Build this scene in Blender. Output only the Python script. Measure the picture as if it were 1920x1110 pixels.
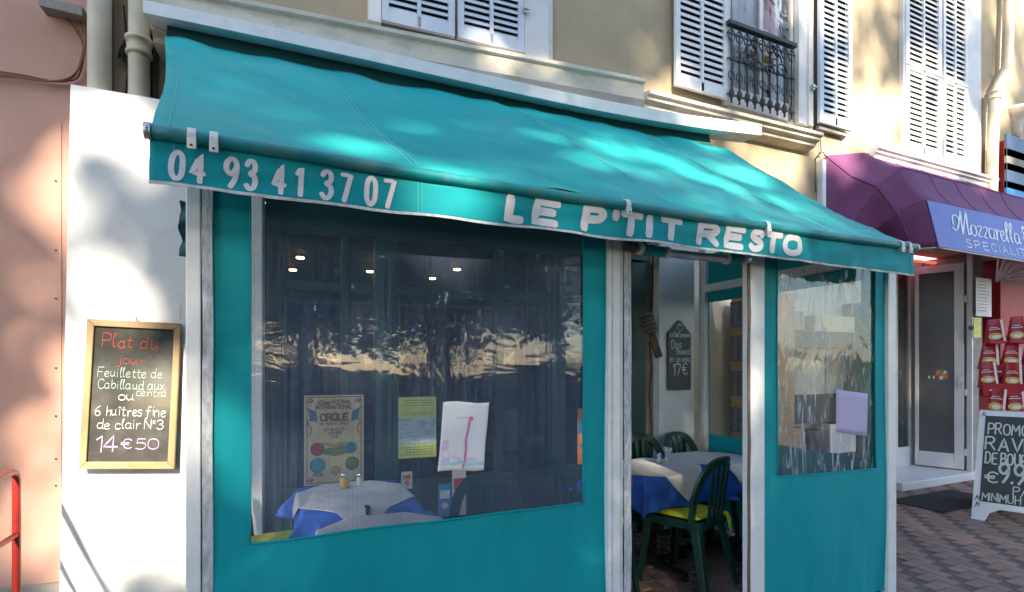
import bpy, math, random
import numpy as np
from mathutils import Vector, Matrix, noise

for _o in list(bpy.data.objects):
    bpy.data.objects.remove(_o, do_unlink=True)
R = math.radians
SC = bpy.context.scene
COL = SC.collection
rnd = random.Random(11)

# ------------------------------------------------------------------ camera
CAMH, YAW, FPX, HOR = 1.5, R(24.1), 973.0, 686.0
cam_d = bpy.data.cameras.new('camera')
cam = bpy.data.objects.new('camera', cam_d)
COL.objects.link(cam)
cam.location = (0, 0, CAMH)
cam.rotation_euler = (R(90), 0, -YAW)
cam_d.sensor_width = 36
cam_d.lens = FPX / 1920 * 36
cam_d.shift_y = (HOR - 555) / 1920
cam_d.clip_start = 0.05
cam_d.clip_end = 4000
SC.camera = cam

# ------------------------------------------------------------------ light
SUN_EL, SUN_AZ = R(29), R(13)          # behind the viewer, a little to the left
SUN = Vector((-math.sin(SUN_AZ) * math.cos(SUN_EL), -math.cos(SUN_AZ) * math.cos(SUN_EL), math.sin(SUN_EL)))
world = bpy.data.worlds.new('World')
SC.world = world
world.use_nodes = True
wn = world.node_tree.nodes
wl = world.node_tree.links
sky = wn.new('ShaderNodeTexSky')
sky.sky_type = 'NISHITA'
sky.sun_disc = False
sky.sun_elevation = SUN_EL
sky.sun_rotation = R(180) + SUN_AZ
sky.air_density = 1.0
sky.dust_density = 0.8
wl.new(sky.outputs[0], wn['Background'].inputs[0])
wn['Background'].inputs[1].default_value = 0.15
sun_d = bpy.data.lights.new('sun', 'SUN')
sun_d.energy = 5.0
sun_d.angle = R(1.5)
sun_d.color = (1.0, 0.88, 0.70)
sun = bpy.data.objects.new('sun', sun_d)
COL.objects.link(sun)
sun.location = SUN * 30
sun.rotation_euler = SUN.to_track_quat('Z', 'Y').to_euler()
SC.view_settings.view_transform = 'Standard'
SC.view_settings.look = 'None'
SC.view_settings.gamma = 1
SC.view_settings.use_curve_mapping = False
SC.view_settings.exposure = 1.85
try:
    SC.cycles.transparent_max_bounces = 16
    SC.cycles.max_bounces = 8
    SC.cycles.caustics_reflective = False
    SC.cycles.caustics_refractive = False
except Exception:
    pass

# ------------------------------------------------------------------ survey: bearing of a sighted point + its known depth plane
FWD = Vector((math.sin(YAW), math.cos(YAW), 0))
RGT = Vector((math.cos(YAW), -math.sin(YAW), 0))
EYE = Vector((0, 0, CAMH))
def ray(u, v):
    return FWD + RGT * ((u - 960) / FPX) + Vector((0, 0, (HOR - v) / FPX))
def PY(u, v, Y):
    r = ray(u, v); return EYE + r * (Y / r.y)
def PX(u, v, X):
    r = ray(u, v); return EYE + r * (X / r.x)
def PZ(u, v, Z):
    r = ray(u, v); return EYE + r * ((Z - CAMH) / r.z)
def proj(p):
    d = Vector(p) - EYE
    z = d.dot(FWD)
    return (960 + FPX * d.dot(RGT) / z, HOR - FPX * d.z / z, z)

class Fr:
    """a vertical face: a along it, d out of it towards the street, z up"""
    def __init__(self, o, ang):
        self.o = Vector(o); self.x = Vector((math.cos(ang), math.sin(ang), 0)); self.n = Vector((self.x.y, -self.x.x, 0))
    def pt(self, a, d, z):
        return self.o + self.x * a + self.n * d + Vector((0, 0, z))
    def uv(self, u, v, d=0):
        r = ray(u, v)
        t = ((self.o + self.n * d) - Vector((0, 0, 0))).dot(self.n) / r.dot(self.n)
        p = EYE + r * t
        q = p - self.o
        return (q.dot(self.x), p.z)
WL = Fr((2.9, 3.85, 0), -0.06)     # restaurant front wall, turned a little
WR = Fr((2.9, 3.85, 0), 0.0)       # the wall going on to the right
YF, YV = 2.1, 1.95                 # front of the terrace, valance

# ------------------------------------------------------------------ meshes
LOC = {}
class MB:
    def __init__(self):
        self.v = []; self.f = []
    def add(self, pts, faces):
        n = len(self.v)
        self.v += [tuple(p) for p in pts]
        self.f += [tuple(i + n for i in f) for f in faces]
        return self
    def hexa(self, p):
        return self.add(p, [(0, 3, 2, 1), (4, 5, 6, 7), (0, 1, 5, 4), (1, 2, 6, 5), (2, 3, 7, 6), (3, 0, 4, 7)])
    def box(self, x0, x1, y0, y1, z0, z1):
        return self.hexa([(x0, y0, z0), (x1, y0, z0), (x1, y1, z0), (x0, y1, z0), (x0, y0, z1), (x1, y0, z1), (x1, y1, z1), (x0, y1, z1)])
    def fbox(self, F, a0, a1, d0, d1, z0, z1):
        p = F.pt
        return self.hexa([p(a0, d1, z0), p(a1, d1, z0), p(a1, d0, z0), p(a0, d0, z0), p(a0, d1, z1), p(a1, d1, z1), p(a1, d0, z1), p(a0, d0, z1)])
    def bar(self, a, b, w, h, up=(0, 0, 1), taper=1.0):
        a = Vector(a); b = Vector(b); t = (b - a).normalized(); up = Vector(up)
        if abs(t.dot(up)) > .98: up = Vector((0, 1, 0))
        s = t.cross(up).normalized(); n = s.cross(t).normalized()
        s0 = s * w / 2; n0 = n * h / 2
        return self.hexa([a - s0 - n0, a + s0 - n0, b + s0 * taper - n0 * taper, b - s0 * taper - n0 * taper,
                          a - s0 + n0, a + s0 + n0, b + s0 * taper + n0 * taper, b - s0 * taper + n0 * taper])
    def tube(self, pts, r, n=10, caps=True, rs=None, closed=False):
        pts = [Vector(p) for p in pts]; m = len(pts)
        prev = None; rings = []
        for i, p in enumerate(pts):
            if closed: t = pts[(i + 1) % m] - pts[i - 1]
            else: t = pts[min(i + 1, m - 1)] - pts[max(i - 1, 0)]
            if t.length < 1e-9: t = Vector((0, 0, 1))
            t.normalize()
            if prev is None:
                up = Vector((0, 0, 1)) if abs(t.z) < .9 else Vector((1, 0, 0))
                s = t.cross(up).normalized()
            else:
                s = (prev - t * prev.dot(t)).normalized()
            prev = s
            q = t.cross(s)
            rr = rs[i] if rs else r
            rings.append([p + (s * math.cos(2 * math.pi * k / n) + q * math.sin(2 * math.pi * k / n)) * rr for k in range(n)])
        vs = [x for g in rings for x in g]; fs = []
        for i in range(m if closed else m - 1):
            j = (i + 1) % m
            for k in range(n):
                fs.append((i * n + k, j * n + k, j * n + (k + 1) % n, i * n + (k + 1) % n))
        if caps and not closed:
            fs.append(tuple(range(n))); fs.append(tuple((m - 1) * n + k for k in reversed(range(n))))
        return self.add(vs, fs)
    def lathe(self, c, prof, n=16):
        c = Vector(c); vs = []; fs = []
        for r, z in prof:
            vs += [c + Vector((r * math.cos(2 * math.pi * k / n), r * math.sin(2 * math.pi * k / n), z)) for k in range(n)]
        for i in range(len(prof) - 1):
            for k in range(n):
                fs.append((i * n + k, i * n + (k + 1) % n, (i + 1) * n + (k + 1) % n, (i + 1) * n + k))
        fs.append(tuple(reversed(range(n)))); fs.append(tuple((len(prof) - 1) * n + k for k in range(n)))
        return self.add(vs, fs)
    def grid(self, fn, nu, nv):
        vs = [fn(i / nu, j / nv) for j in range(nv + 1) for i in range(nu + 1)]
        fs = [(j * (nu + 1) + i, j * (nu + 1) + i + 1, (j + 1) * (nu + 1) + i + 1, (j + 1) * (nu + 1) + i) for j in range(nv) for i in range(nu)]
        return self.add(vs, fs)
    def poly(self, fn, pts, th=.002):
        """flat shape through fn(a, b, out) with thickness"""
        n = len(pts)
        self.add([fn(a, b, th) for a, b in pts] + [fn(a, b, 0) for a, b in pts],
                 [tuple(range(n))] + [(i, i + n, (i + 1) % n + n, (i + 1) % n) for i in range(n)])
        return self
    def build(self, name, mat, parent=None, smooth=False, bevel=0, solid=0, sub=0, local=False, origin=None):
        me = bpy.data.meshes.new(name)
        if local: c = Vector((0, 0, 0))
        elif origin is not None: c = Vector(origin)
        else:
            a = np.array(self.v); c = Vector(((a[:, 0].min() + a[:, 0].max()) / 2, (a[:, 1].min() + a[:, 1].max()) / 2, a[:, 2].min()))
        me.from_pydata([(x[0] - c.x, x[1] - c.y, x[2] - c.z) for x in self.v], [], self.f)
        me.materials.append(mat)
        if smooth:
            me.polygons.foreach_set('use_smooth', [True] * len(me.polygons))
        me.update()
        return link(name, me, parent, c, local, bevel, solid, sub)
def link(name, me, parent, c, local=False, bevel=0, solid=0, sub=0):
    o = bpy.data.objects.new(name, me)
    COL.objects.link(o)
    o.location = c
    if parent is not None:
        o.parent = parent
        if not local and parent.name in LOC:
            o.matrix_parent_inverse = Matrix.Translation(-LOC[parent.name])
    LOC[o.name] = Vector(c)
    if solid:
        m = o.modifiers.new('solidify', 'SOLIDIFY'); m.thickness = solid; m.offset = 0
    if sub:
        m = o.modifiers.new('subsurf', 'SUBSURF'); m.levels = sub; m.render_levels = sub
    if bevel:
        m = o.modifiers.new('bevel', 'BEVEL'); m.width = bevel; m.segments = 2; m.limit_method = 'ANGLE'; m.angle_limit = R(40)
    return o
def thing(name, loc, label, cat, group=None, local=False):
    o = bpy.data.objects.new(name, None)
    COL.objects.link(o)
    o.location = loc; o.empty_display_size = .1
    if not local: LOC[o.name] = Vector(loc)
    return tag(o, label, cat, group)
def tag(o, label, cat, group=None):
    o['label'] = label; o['category'] = cat
    if group: o['group'] = group
    return o
def struct(o):
    o['kind'] = 'structure'; return o
def copy_tree(o, parent=None):
    c = o.copy(); COL.objects.link(c); c.parent = parent
    for ch in list(o.children): copy_tree(ch, c)
    return c

# ------------------------------------------------------------------ materials
MATS = {}
def mat(name, col, rough=.6, var=.12, scale=6.0, bump=.0, bscale=40.0, metal=0.0, spec=.5, stain=None, stain_amt=.0, stain_scale=2.0,
        stretch=(1, 1, 1), emit=None, trans=0.0, coat=0.0, objrand=0.0, detail=5, bdist=.01):
    m = bpy.data.materials.new(name); m.use_nodes = True
    nt = m.node_tree; N = nt.nodes; L = nt.links
    b = N['Principled BSDF']
    tc = N.new('ShaderNodeTexCoord')
    mp = N.new('ShaderNodeMapping'); mp.inputs['Scale'].default_value = stretch
    L.new(tc.outputs['Object'], mp.inputs[0])
    nz = N.new('ShaderNodeTexNoise'); nz.inputs['Scale'].default_value = scale; nz.inputs['Detail'].default_value = detail
    nz.inputs['Roughness'].default_value = .6
    L.new(mp.outputs[0], nz.inputs['Vector'])
    cr = N.new('ShaderNodeMapRange'); cr.inputs[1].default_value = .3; cr.inputs[2].default_value = .7
    cr.inputs[3].default_value = 1 - var; cr.inputs[4].default_value = 1 + var
    L.new(nz.outputs[0], cr.inputs[0])
    mx = N.new('ShaderNodeVectorMath'); mx.operation = 'SCALE'; mx.inputs[0].default_value = col[:3]
    L.new(cr.outputs[0], mx.inputs['Scale'])
    out = mx.outputs[0]
    if objrand:
        oi = N.new('ShaderNodeObjectInfo'); r2 = N.new('ShaderNodeMapRange')
        r2.inputs[3].default_value = 1 - objrand; r2.inputs[4].default_value = 1 + objrand
        L.new(oi.outputs['Random'], r2.inputs[0])
        m2 = N.new('ShaderNodeVectorMath'); m2.operation = 'SCALE'
        L.new(out, m2.inputs[0]); L.new(r2.outputs[0], m2.inputs['Scale']); out = m2.outputs[0]
    if stain:
        n2 = N.new('ShaderNodeTexNoise'); n2.inputs['Scale'].default_value = stain_scale; n2.inputs['Detail'].default_value = 8
        n2.inputs['Roughness'].default_value = .7
        L.new(mp.outputs[0], n2.inputs['Vector'])
        r3 = N.new('ShaderNodeMapRange'); r3.inputs[1].default_value = .48; r3.inputs[2].default_value = .72
        r3.inputs[4].default_value = stain_amt
        L.new(n2.outputs[0], r3.inputs[0])
        mm = N.new('ShaderNodeMixRGB'); mm.inputs[2].default_value = (*stain, 1)
        L.new(r3.outputs[0], mm.inputs[0]); L.new(out, mm.inputs[1]); out = mm.outputs[0]
    L.new(out, b.inputs['Base Color'])
    b.inputs['Roughness'].default_value = rough
    b.inputs['Metallic'].default_value = metal
    b.inputs['Specular IOR Level'].default_value = spec
    if coat: b.inputs['Coat Weight'].default_value = coat
    if emit:
        b.inputs['Emission Color'].default_value = (*emit[0], 1); b.inputs['Emission Strength'].default_value = emit[1]
    if bump:
        n3 = N.new('ShaderNodeTexNoise'); n3.inputs['Scale'].default_value = bscale; n3.inputs['Detail'].default_value = 6
        L.new(mp.outputs[0], n3.inputs['Vector'])
        bp = N.new('ShaderNodeBump'); bp.inputs['Strength'].default_value = bump; bp.inputs['Distance'].default_value = bdist
        L.new(n3.outputs[0], bp.inputs['Height']); L.new(bp.outputs[0], b.inputs['Normal'])
    if trans:
        tr = N.new('ShaderNodeBsdfTranslucent'); ms = N.new('ShaderNodeMixShader'); ms.inputs[0].default_value = trans
        L.new(out, tr.inputs[0]); L.new(b.outputs[0], ms.inputs[1]); L.new(tr.outputs[0], ms.inputs[2])
        L.new(ms.outputs[0], N['Material Output'].inputs[0])
    MATS[name] = m
    return m
def clear_mat(name, ior, haze, haze_col, wob, wscale, stretch, tint=(.9, .92, .93), rough=.02, streak=True, edge=0, bd=.01, flat=False, glints=False):
    m = bpy.data.materials.new(name); m.use_nodes = True
    nt = m.node_tree; N = nt.nodes; L = nt.links
    N.remove(N['Principled BSDF'])
    tc = N.new('ShaderNodeTexCoord'); mp = N.new('ShaderNodeMapping'); mp.inputs['Scale'].default_value = stretch
    L.new(tc.outputs['Object'], mp.inputs[0])
    nz = N.new('ShaderNodeTexNoise'); nz.inputs['Scale'].default_value = wscale; nz.inputs['Detail'].default_value = 3
    nz.inputs['Distortion'].default_value = .6
    L.new(mp.outputs[0], nz.inputs['Vector'])
    bp = N.new('ShaderNodeBump'); bp.inputs['Strength'].default_value = wob; bp.inputs['Distance'].default_value = bd
    hsrc = nz.outputs[0]
    if edge:
        sx_ = N.new('ShaderNodeSeparateXYZ'); L.new(tc.outputs['Generated'], sx_.inputs[0])
        e1 = N.new('ShaderNodeMath'); e1.operation = 'SUBTRACT'; e1.inputs[1].default_value = .5; L.new(sx_.outputs[0], e1.inputs[0])
        e2 = N.new('ShaderNodeMath'); e2.operation = 'ABSOLUTE'; L.new(e1.outputs[0], e2.inputs[0])
        e3 = N.new('ShaderNodeMapRange'); e3.inputs[1].default_value = .36; e3.inputs[2].default_value = .5; e3.inputs[4].default_value = edge * 1.6; L.new(e2.outputs[0], e3.inputs[0])
        mp3 = N.new('ShaderNodeMapping'); mp3.inputs['Scale'].default_value = (7, 1, 16); L.new(tc.outputs['Object'], mp3.inputs[0])
        n4 = N.new('ShaderNodeTexNoise'); n4.inputs['Scale'].default_value = 1.0; n4.inputs['Detail'].default_value = 2; n4.inputs['Distortion'].default_value = 1.6; L.new(mp3.outputs[0], n4.inputs['Vector'])
        e4 = N.new('ShaderNodeMath'); e4.operation = 'MULTIPLY_ADD'; L.new(n4.outputs[0], e4.inputs[0]); L.new(e3.outputs[0], e4.inputs[1]); L.new(nz.outputs[0], e4.inputs[2])
        hsrc = e4.outputs[0]
    L.new(hsrc, bp.inputs['Height'])
    gl = N.new('ShaderNodeBsdfGlossy'); gl.inputs['Roughness'].default_value = rough
    L.new(bp.outputs[0], gl.inputs['Normal'])
    tp = N.new('ShaderNodeBsdfTransparent'); tp.inputs[0].default_value = (*tint, 1)
    fr = N.new('ShaderNodeFresnel'); fr.inputs[0].default_value = ior
    if not flat: L.new(bp.outputs[0], fr.inputs['Normal'])
    m1 = N.new('ShaderNodeMixShader')
    L.new(fr.outputs[0], m1.inputs[0]); L.new(tp.outputs[0], m1.inputs[1]); L.new(gl.outputs[0], m1.inputs[2])
    last = m1.outputs[0]
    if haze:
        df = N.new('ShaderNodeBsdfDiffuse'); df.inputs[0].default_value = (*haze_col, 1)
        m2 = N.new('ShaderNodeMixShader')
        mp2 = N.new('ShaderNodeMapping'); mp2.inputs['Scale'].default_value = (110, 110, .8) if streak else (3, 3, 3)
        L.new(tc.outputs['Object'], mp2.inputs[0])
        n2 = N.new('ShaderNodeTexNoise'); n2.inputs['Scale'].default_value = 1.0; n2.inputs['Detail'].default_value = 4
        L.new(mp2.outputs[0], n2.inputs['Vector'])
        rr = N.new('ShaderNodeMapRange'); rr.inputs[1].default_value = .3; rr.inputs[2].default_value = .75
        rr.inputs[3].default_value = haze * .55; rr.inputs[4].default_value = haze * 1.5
        if glints:   # painted glints: thin upright white flecks in place of sky highlights
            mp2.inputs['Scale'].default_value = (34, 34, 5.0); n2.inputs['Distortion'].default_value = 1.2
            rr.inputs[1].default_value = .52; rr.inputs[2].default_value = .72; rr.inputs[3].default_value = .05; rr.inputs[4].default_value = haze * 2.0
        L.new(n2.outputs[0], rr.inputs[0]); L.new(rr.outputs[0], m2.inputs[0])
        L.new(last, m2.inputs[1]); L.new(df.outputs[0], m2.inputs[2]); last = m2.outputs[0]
    L.new(last, N['Material Output'].inputs[0])
    MATS[name] = m
    return m

TEAL = (.003, .315, .365)
mat('teal_fabric', TEAL, .62, .16, 2.6, spec=.2, stretch=(1.6, 1, .5), bump=.25, bscale=350, stain=(.02, .20, .22), stain_amt=.45, stain_scale=2.6, bdist=.002)
mat('teal_plain', TEAL, .62, .10, 2.2, .25, 350, stain=(.03, .36, .40), stain_amt=.35, stain_scale=1.3, bdist=.002)
mat('canopy_fabric', (.022, .42, .405), .6, .14, 1.6, .22, 300, spec=.2, stain=(.16, .50, .47), stain_amt=.5, stain_scale=1.2, trans=.10, bdist=.002)
mat('teal_seam', (.12, .52, .50), .6, .1, 20)
mat('bar_teal', (.003, .22, .25), .45, .15, 10, .1, 60, stain=(.20, .24, .20), stain_amt=.5, stain_scale=7)
mat('hem', (.62, .64, .65), .8, .2, 30, .2, 120, stain=(.2, .22, .22), stain_amt=.7, stain_scale=12)
mat('letter_white', (.74, .72, .76), .7, .05, 20, stain=(.40, .42, .44), stain_amt=.55, stain_scale=14)
mat('white_paint', (.81, .81, .82), .4, .05, 8, .08, 40, stain=(.52, .50, .47), stain_amt=.3, stain_scale=6)
mat('white_trim', (.70, .69, .68), .5, .05, 8, .1, 40, stain=(.35, .31, .27), stain_amt=.3, stain_scale=5)
mat('zip_strip', (.50, .52, .55), .7, .3, 60, .6, 120, stretch=(1, 1, .35), stain=(.2, .2, .21), stain_amt=.6, stain_scale=20)
mat('clip_plastic', (.80, .78, .74), .4, .06, 20, stain=(.3, .26, .2), stain_amt=.4, stain_scale=25)
mat('dark_hole', (.02, .02, .02), .7)
mat('alu', (.5, .5, .5), .35, .1, 20, metal=.8)
mat('dark_green', (.006, .045, .036), .45, .15, 8, .1, 30, stretch=(1, 1, .3))
mat('shade_green', (.004, .07, .072), .7, .15, 4)
mat('wall_beige', (.43, .34, .22), .85, .10, 1.4, .35, 60, stain=(.36, .30, .22), stain_amt=.55, stain_scale=1.7)
mat('wall_cream', (.66, .60, .48), .8, .08, 2, .2, 50, stain=(.42, .35, .24), stain_amt=.55, stain_scale=2.5)
mat('stone_trim', (.64, .59, .49), .75, .08, 3, .25, 50, stain=(.25, .21, .15), stain_amt=.6, stain_scale=5, stretch=(.6, 1, 1.5))
mat('wall_pink', (.58, .33, .25), .8, .07, 1.2, .2, 70, stain=(.48, .26, .19), stain_amt=.6, stain_scale=1.6)
mat('panel_white', (.76, .755, .74), .5, .05, 1.5, .2, 9, stain=(.52, .50, .47), stain_amt=.5, stain_scale=2.6)
mat('pipe_cream', (.62, .54, .40), .55, .08, 5, .1, 30, stain=(.36, .28, .18), stain_amt=.5, stain_scale=4)
mat('shutter_blue', (.60, .66, .74), .5, .05, 5, .08, 40, stain=(.40, .42, .45), stain_amt=.3, stain_scale=4)
mat('shutter_white', (.76, .76, .76), .5, .04, 5, stain=(.5, .47, .43), stain_amt=.25, stain_scale=4)
mat('shutter_gap', (.03, .033, .04), .8)
mat('iron', (.03, .035, .034), .5, .2, 20)
mat('rail_red', (.40, .03, .026), .35, .15, 25, .2, 60, stain=(.20, .06, .04), stain_amt=.6, stain_scale=30)
mat('board_wood', (.33, .21, .10), .5, .2, 5, .2, 30, stretch=(6, 6, 1))
mat('board_wood_h', (.33, .21, .10), .5, .2, 5, .2, 30, stretch=(1, 6, 6))
mat('chalkboard', (.055, .055, .052), .07, .3, 4, .03, 6, stain=(.11, .11, .10), stain_amt=.6, stain_scale=4)
mat('slate', (.028, .031, .036), .5, .2, 10)
for n_, c_ in (('chalk_white', (.62, .66, .62)), ('chalk_mint', (.36, .50, .43)), ('chalk_red', (.45, .05, .045)), ('chalk_pink', (.66, .34, .66))):
    mat(n_, c_, .9, .2, 60)
mat('chair_resin', (.009, .052, .040), .3, .08, 8, .05, 40)
mat('cushion', (.58, .60, .02), .85, .08, 12, .3, 200)
mat('cloth_blue', (.03, .14, .62), .85, .08, 10, .3, 260)
mat('cloth_paper', (.78, .74, .72), .85, .06, 6, .7, 11, bdist=.009)
mat('black_metal', (.015, .015, .016), .45)
mat('chrome', (.7, .7, .7), .15, metal=1)
mat('rope', (.13, .085, .05), .4, .3, 40, .5, 90)
mat('wire', (.06, .055, .05), .7)
mat('paper_white', (.74, .74, .78), .8, .03, 5)
mat('paper_lilac', (.52, .46, .70), .8, .04, 5)
mat('paper_yellow', (.62, .66, .16), .8, .05, 5)
mat('poster_cream', (.62, .52, .30), .7, .08, 8, stain=(.50, .36, .16), stain_amt=.4, stain_scale=6)
mat('poster_brown', (.24, .10, .05), .7); mat('poster_blue', (.05, .17, .28), .7, .4, 60); mat('poster_gold', (.45, .30, .06), .7, .3, 50)
mat('poster_red', (.34, .07, .05), .7, .4, 60); mat('poster_teal', (.06, .32, .36), .7, .5, 60); mat('poster_green', (.16, .22, .07), .7, .4, 60)
mat('flyer_photo', (.42, .52, .56), .7, .35, 9, stretch=(1, 1, 5)); mat('ink', (.05, .06, .04), .8)
mat('stain_pink', (.60, .20, .42), .9, .2, 30); mat('stain_soft', (.72, .56, .70), .9, .2, 20); mat('stain_blue', (.40, .60, .70), .9, .2, 30)
mat('purple_fabric', (.15, .035, .115), .7, .12, 3, .25, 300, stain=(.20, .06, .16), stain_amt=.4, stain_scale=2, bdist=.002)
mat('purple_seam', (.24, .085, .20), .7)
mat('sign_blue', (.13, .17, .49), .5, .06, 3)
mat('sign_white', (.84, .85, .90), .6)
mat('frame_white', (.72, .74, .75), .35, .04, 6, stain=(.5, .5, .5), stain_amt=.25, stain_scale=6)
mat('frosted', (.10, .10, .11), .32, .1, 3, .03, 8)
mat('concrete', (.30, .28, .25), .85, .2, 4, .4, 50, stain=(.14, .13, .12), stain_amt=.6, stain_scale=5)
mat('mat_dark', (.022, .024, .025), .95, .3, 40, .8, 120)
mat('tile_white', (.68, .68, .68), .35, .06, 5)
mat('red_card', (.40, .012, .02), .55, .1, 6)
mat('red_pouch', (.36, .010, .014), .28, .1, 8, .5, 14, objrand=.2); mat('pouch_gold', (.62, .42, .08), .4, .2, 30); mat('pouch_white', (.75, .72, .68), .5)
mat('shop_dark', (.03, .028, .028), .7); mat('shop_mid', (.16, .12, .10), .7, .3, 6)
for n_, c_ in (('goods_red', (.60, .03, .03)), ('goods_blue', (.04, .26, .55)), ('goods_cyan', (.14, .50, .65)), ('goods_white', (.7, .7, .7)), ('goods_orange', (.70, .25, .04)), ('goods_dark', (.04, .03, .03))):
    mat(n_, c_, .45, .2, 20)
mat('curtain_white', (.62, .60, .60), .9, .06, 10); mat('curtain_orange', (.58, .14, .015), .85, .25, 9); mat('curtain_yellow', (.72, .50, .05), .85, .2, 9); mat('window_dark', (.03, .045, .08), .15)
mat('cabinet_wood', (.44, .24, .10), .5, .2, 6, .15, 30, stretch=(1, 1, 8)); mat('lattice', (.13, .115, .12), .5, .3, 30); mat('cabinet_panel', (.20, .18, .19), .5, .2, 12)
mat('paver', (.31, .20, .165), .85, .22, 9, .5, 60, objrand=.12, stain=(.14, .10, .085), stain_amt=.5, stain_scale=5)
mat('asphalt', (.05, .05, .05), .9, .2, 3, .6, 90)
mat('joint_sand', (.15, .12, .10), .95, .2, 20, .4, 90)
mat('kerb', (.34, .33, .31), .85, .12, 4, .3, 50)
mat('grassland', (.05, .08, .03), .95, .3, .2); mat('hill', (.05, .07, .05), .95, .3, .02)
mat('bark', (.16, .13, .09), .9, .3, 6, .6, 30, stretch=(1, 1, .3))
mat('leaf', (.055, .095, .028), .55, .35, 1.2, trans=.3)
mat('lamp_warm', (1, .7, .3), .5, emit=((1.0, .62, .25), 9.0)); mat('lamp_red', (.8, .05, .03), .5, emit=((1.0, .06, .03), .9))
mat('mustard', (.62, .40, .03), .3); mat('glassy', (.55, .58, .58), .08, spec=.8)
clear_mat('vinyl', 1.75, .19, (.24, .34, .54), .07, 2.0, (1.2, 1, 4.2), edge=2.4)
clear_mat('vinyl_crinkle', 1.7, .34, (.66, .72, .80), .5, 2.5, (3, 1, 1.2), bd=.02, flat=True, glints=True)
clear_mat('vinyl_side', 1.18, .05, (.6, .65, .72), .3, 4.0, (1, 1, 1))
clear_mat('glass', 1.5, 0, (.5, .5, .5), .02, 1.5, (1, 1, 1))
clear_mat('roll_vinyl', 1.5, .55, (.55, .60, .70), .4, 12.0, (1, 6, 6), streak=False)

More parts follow.
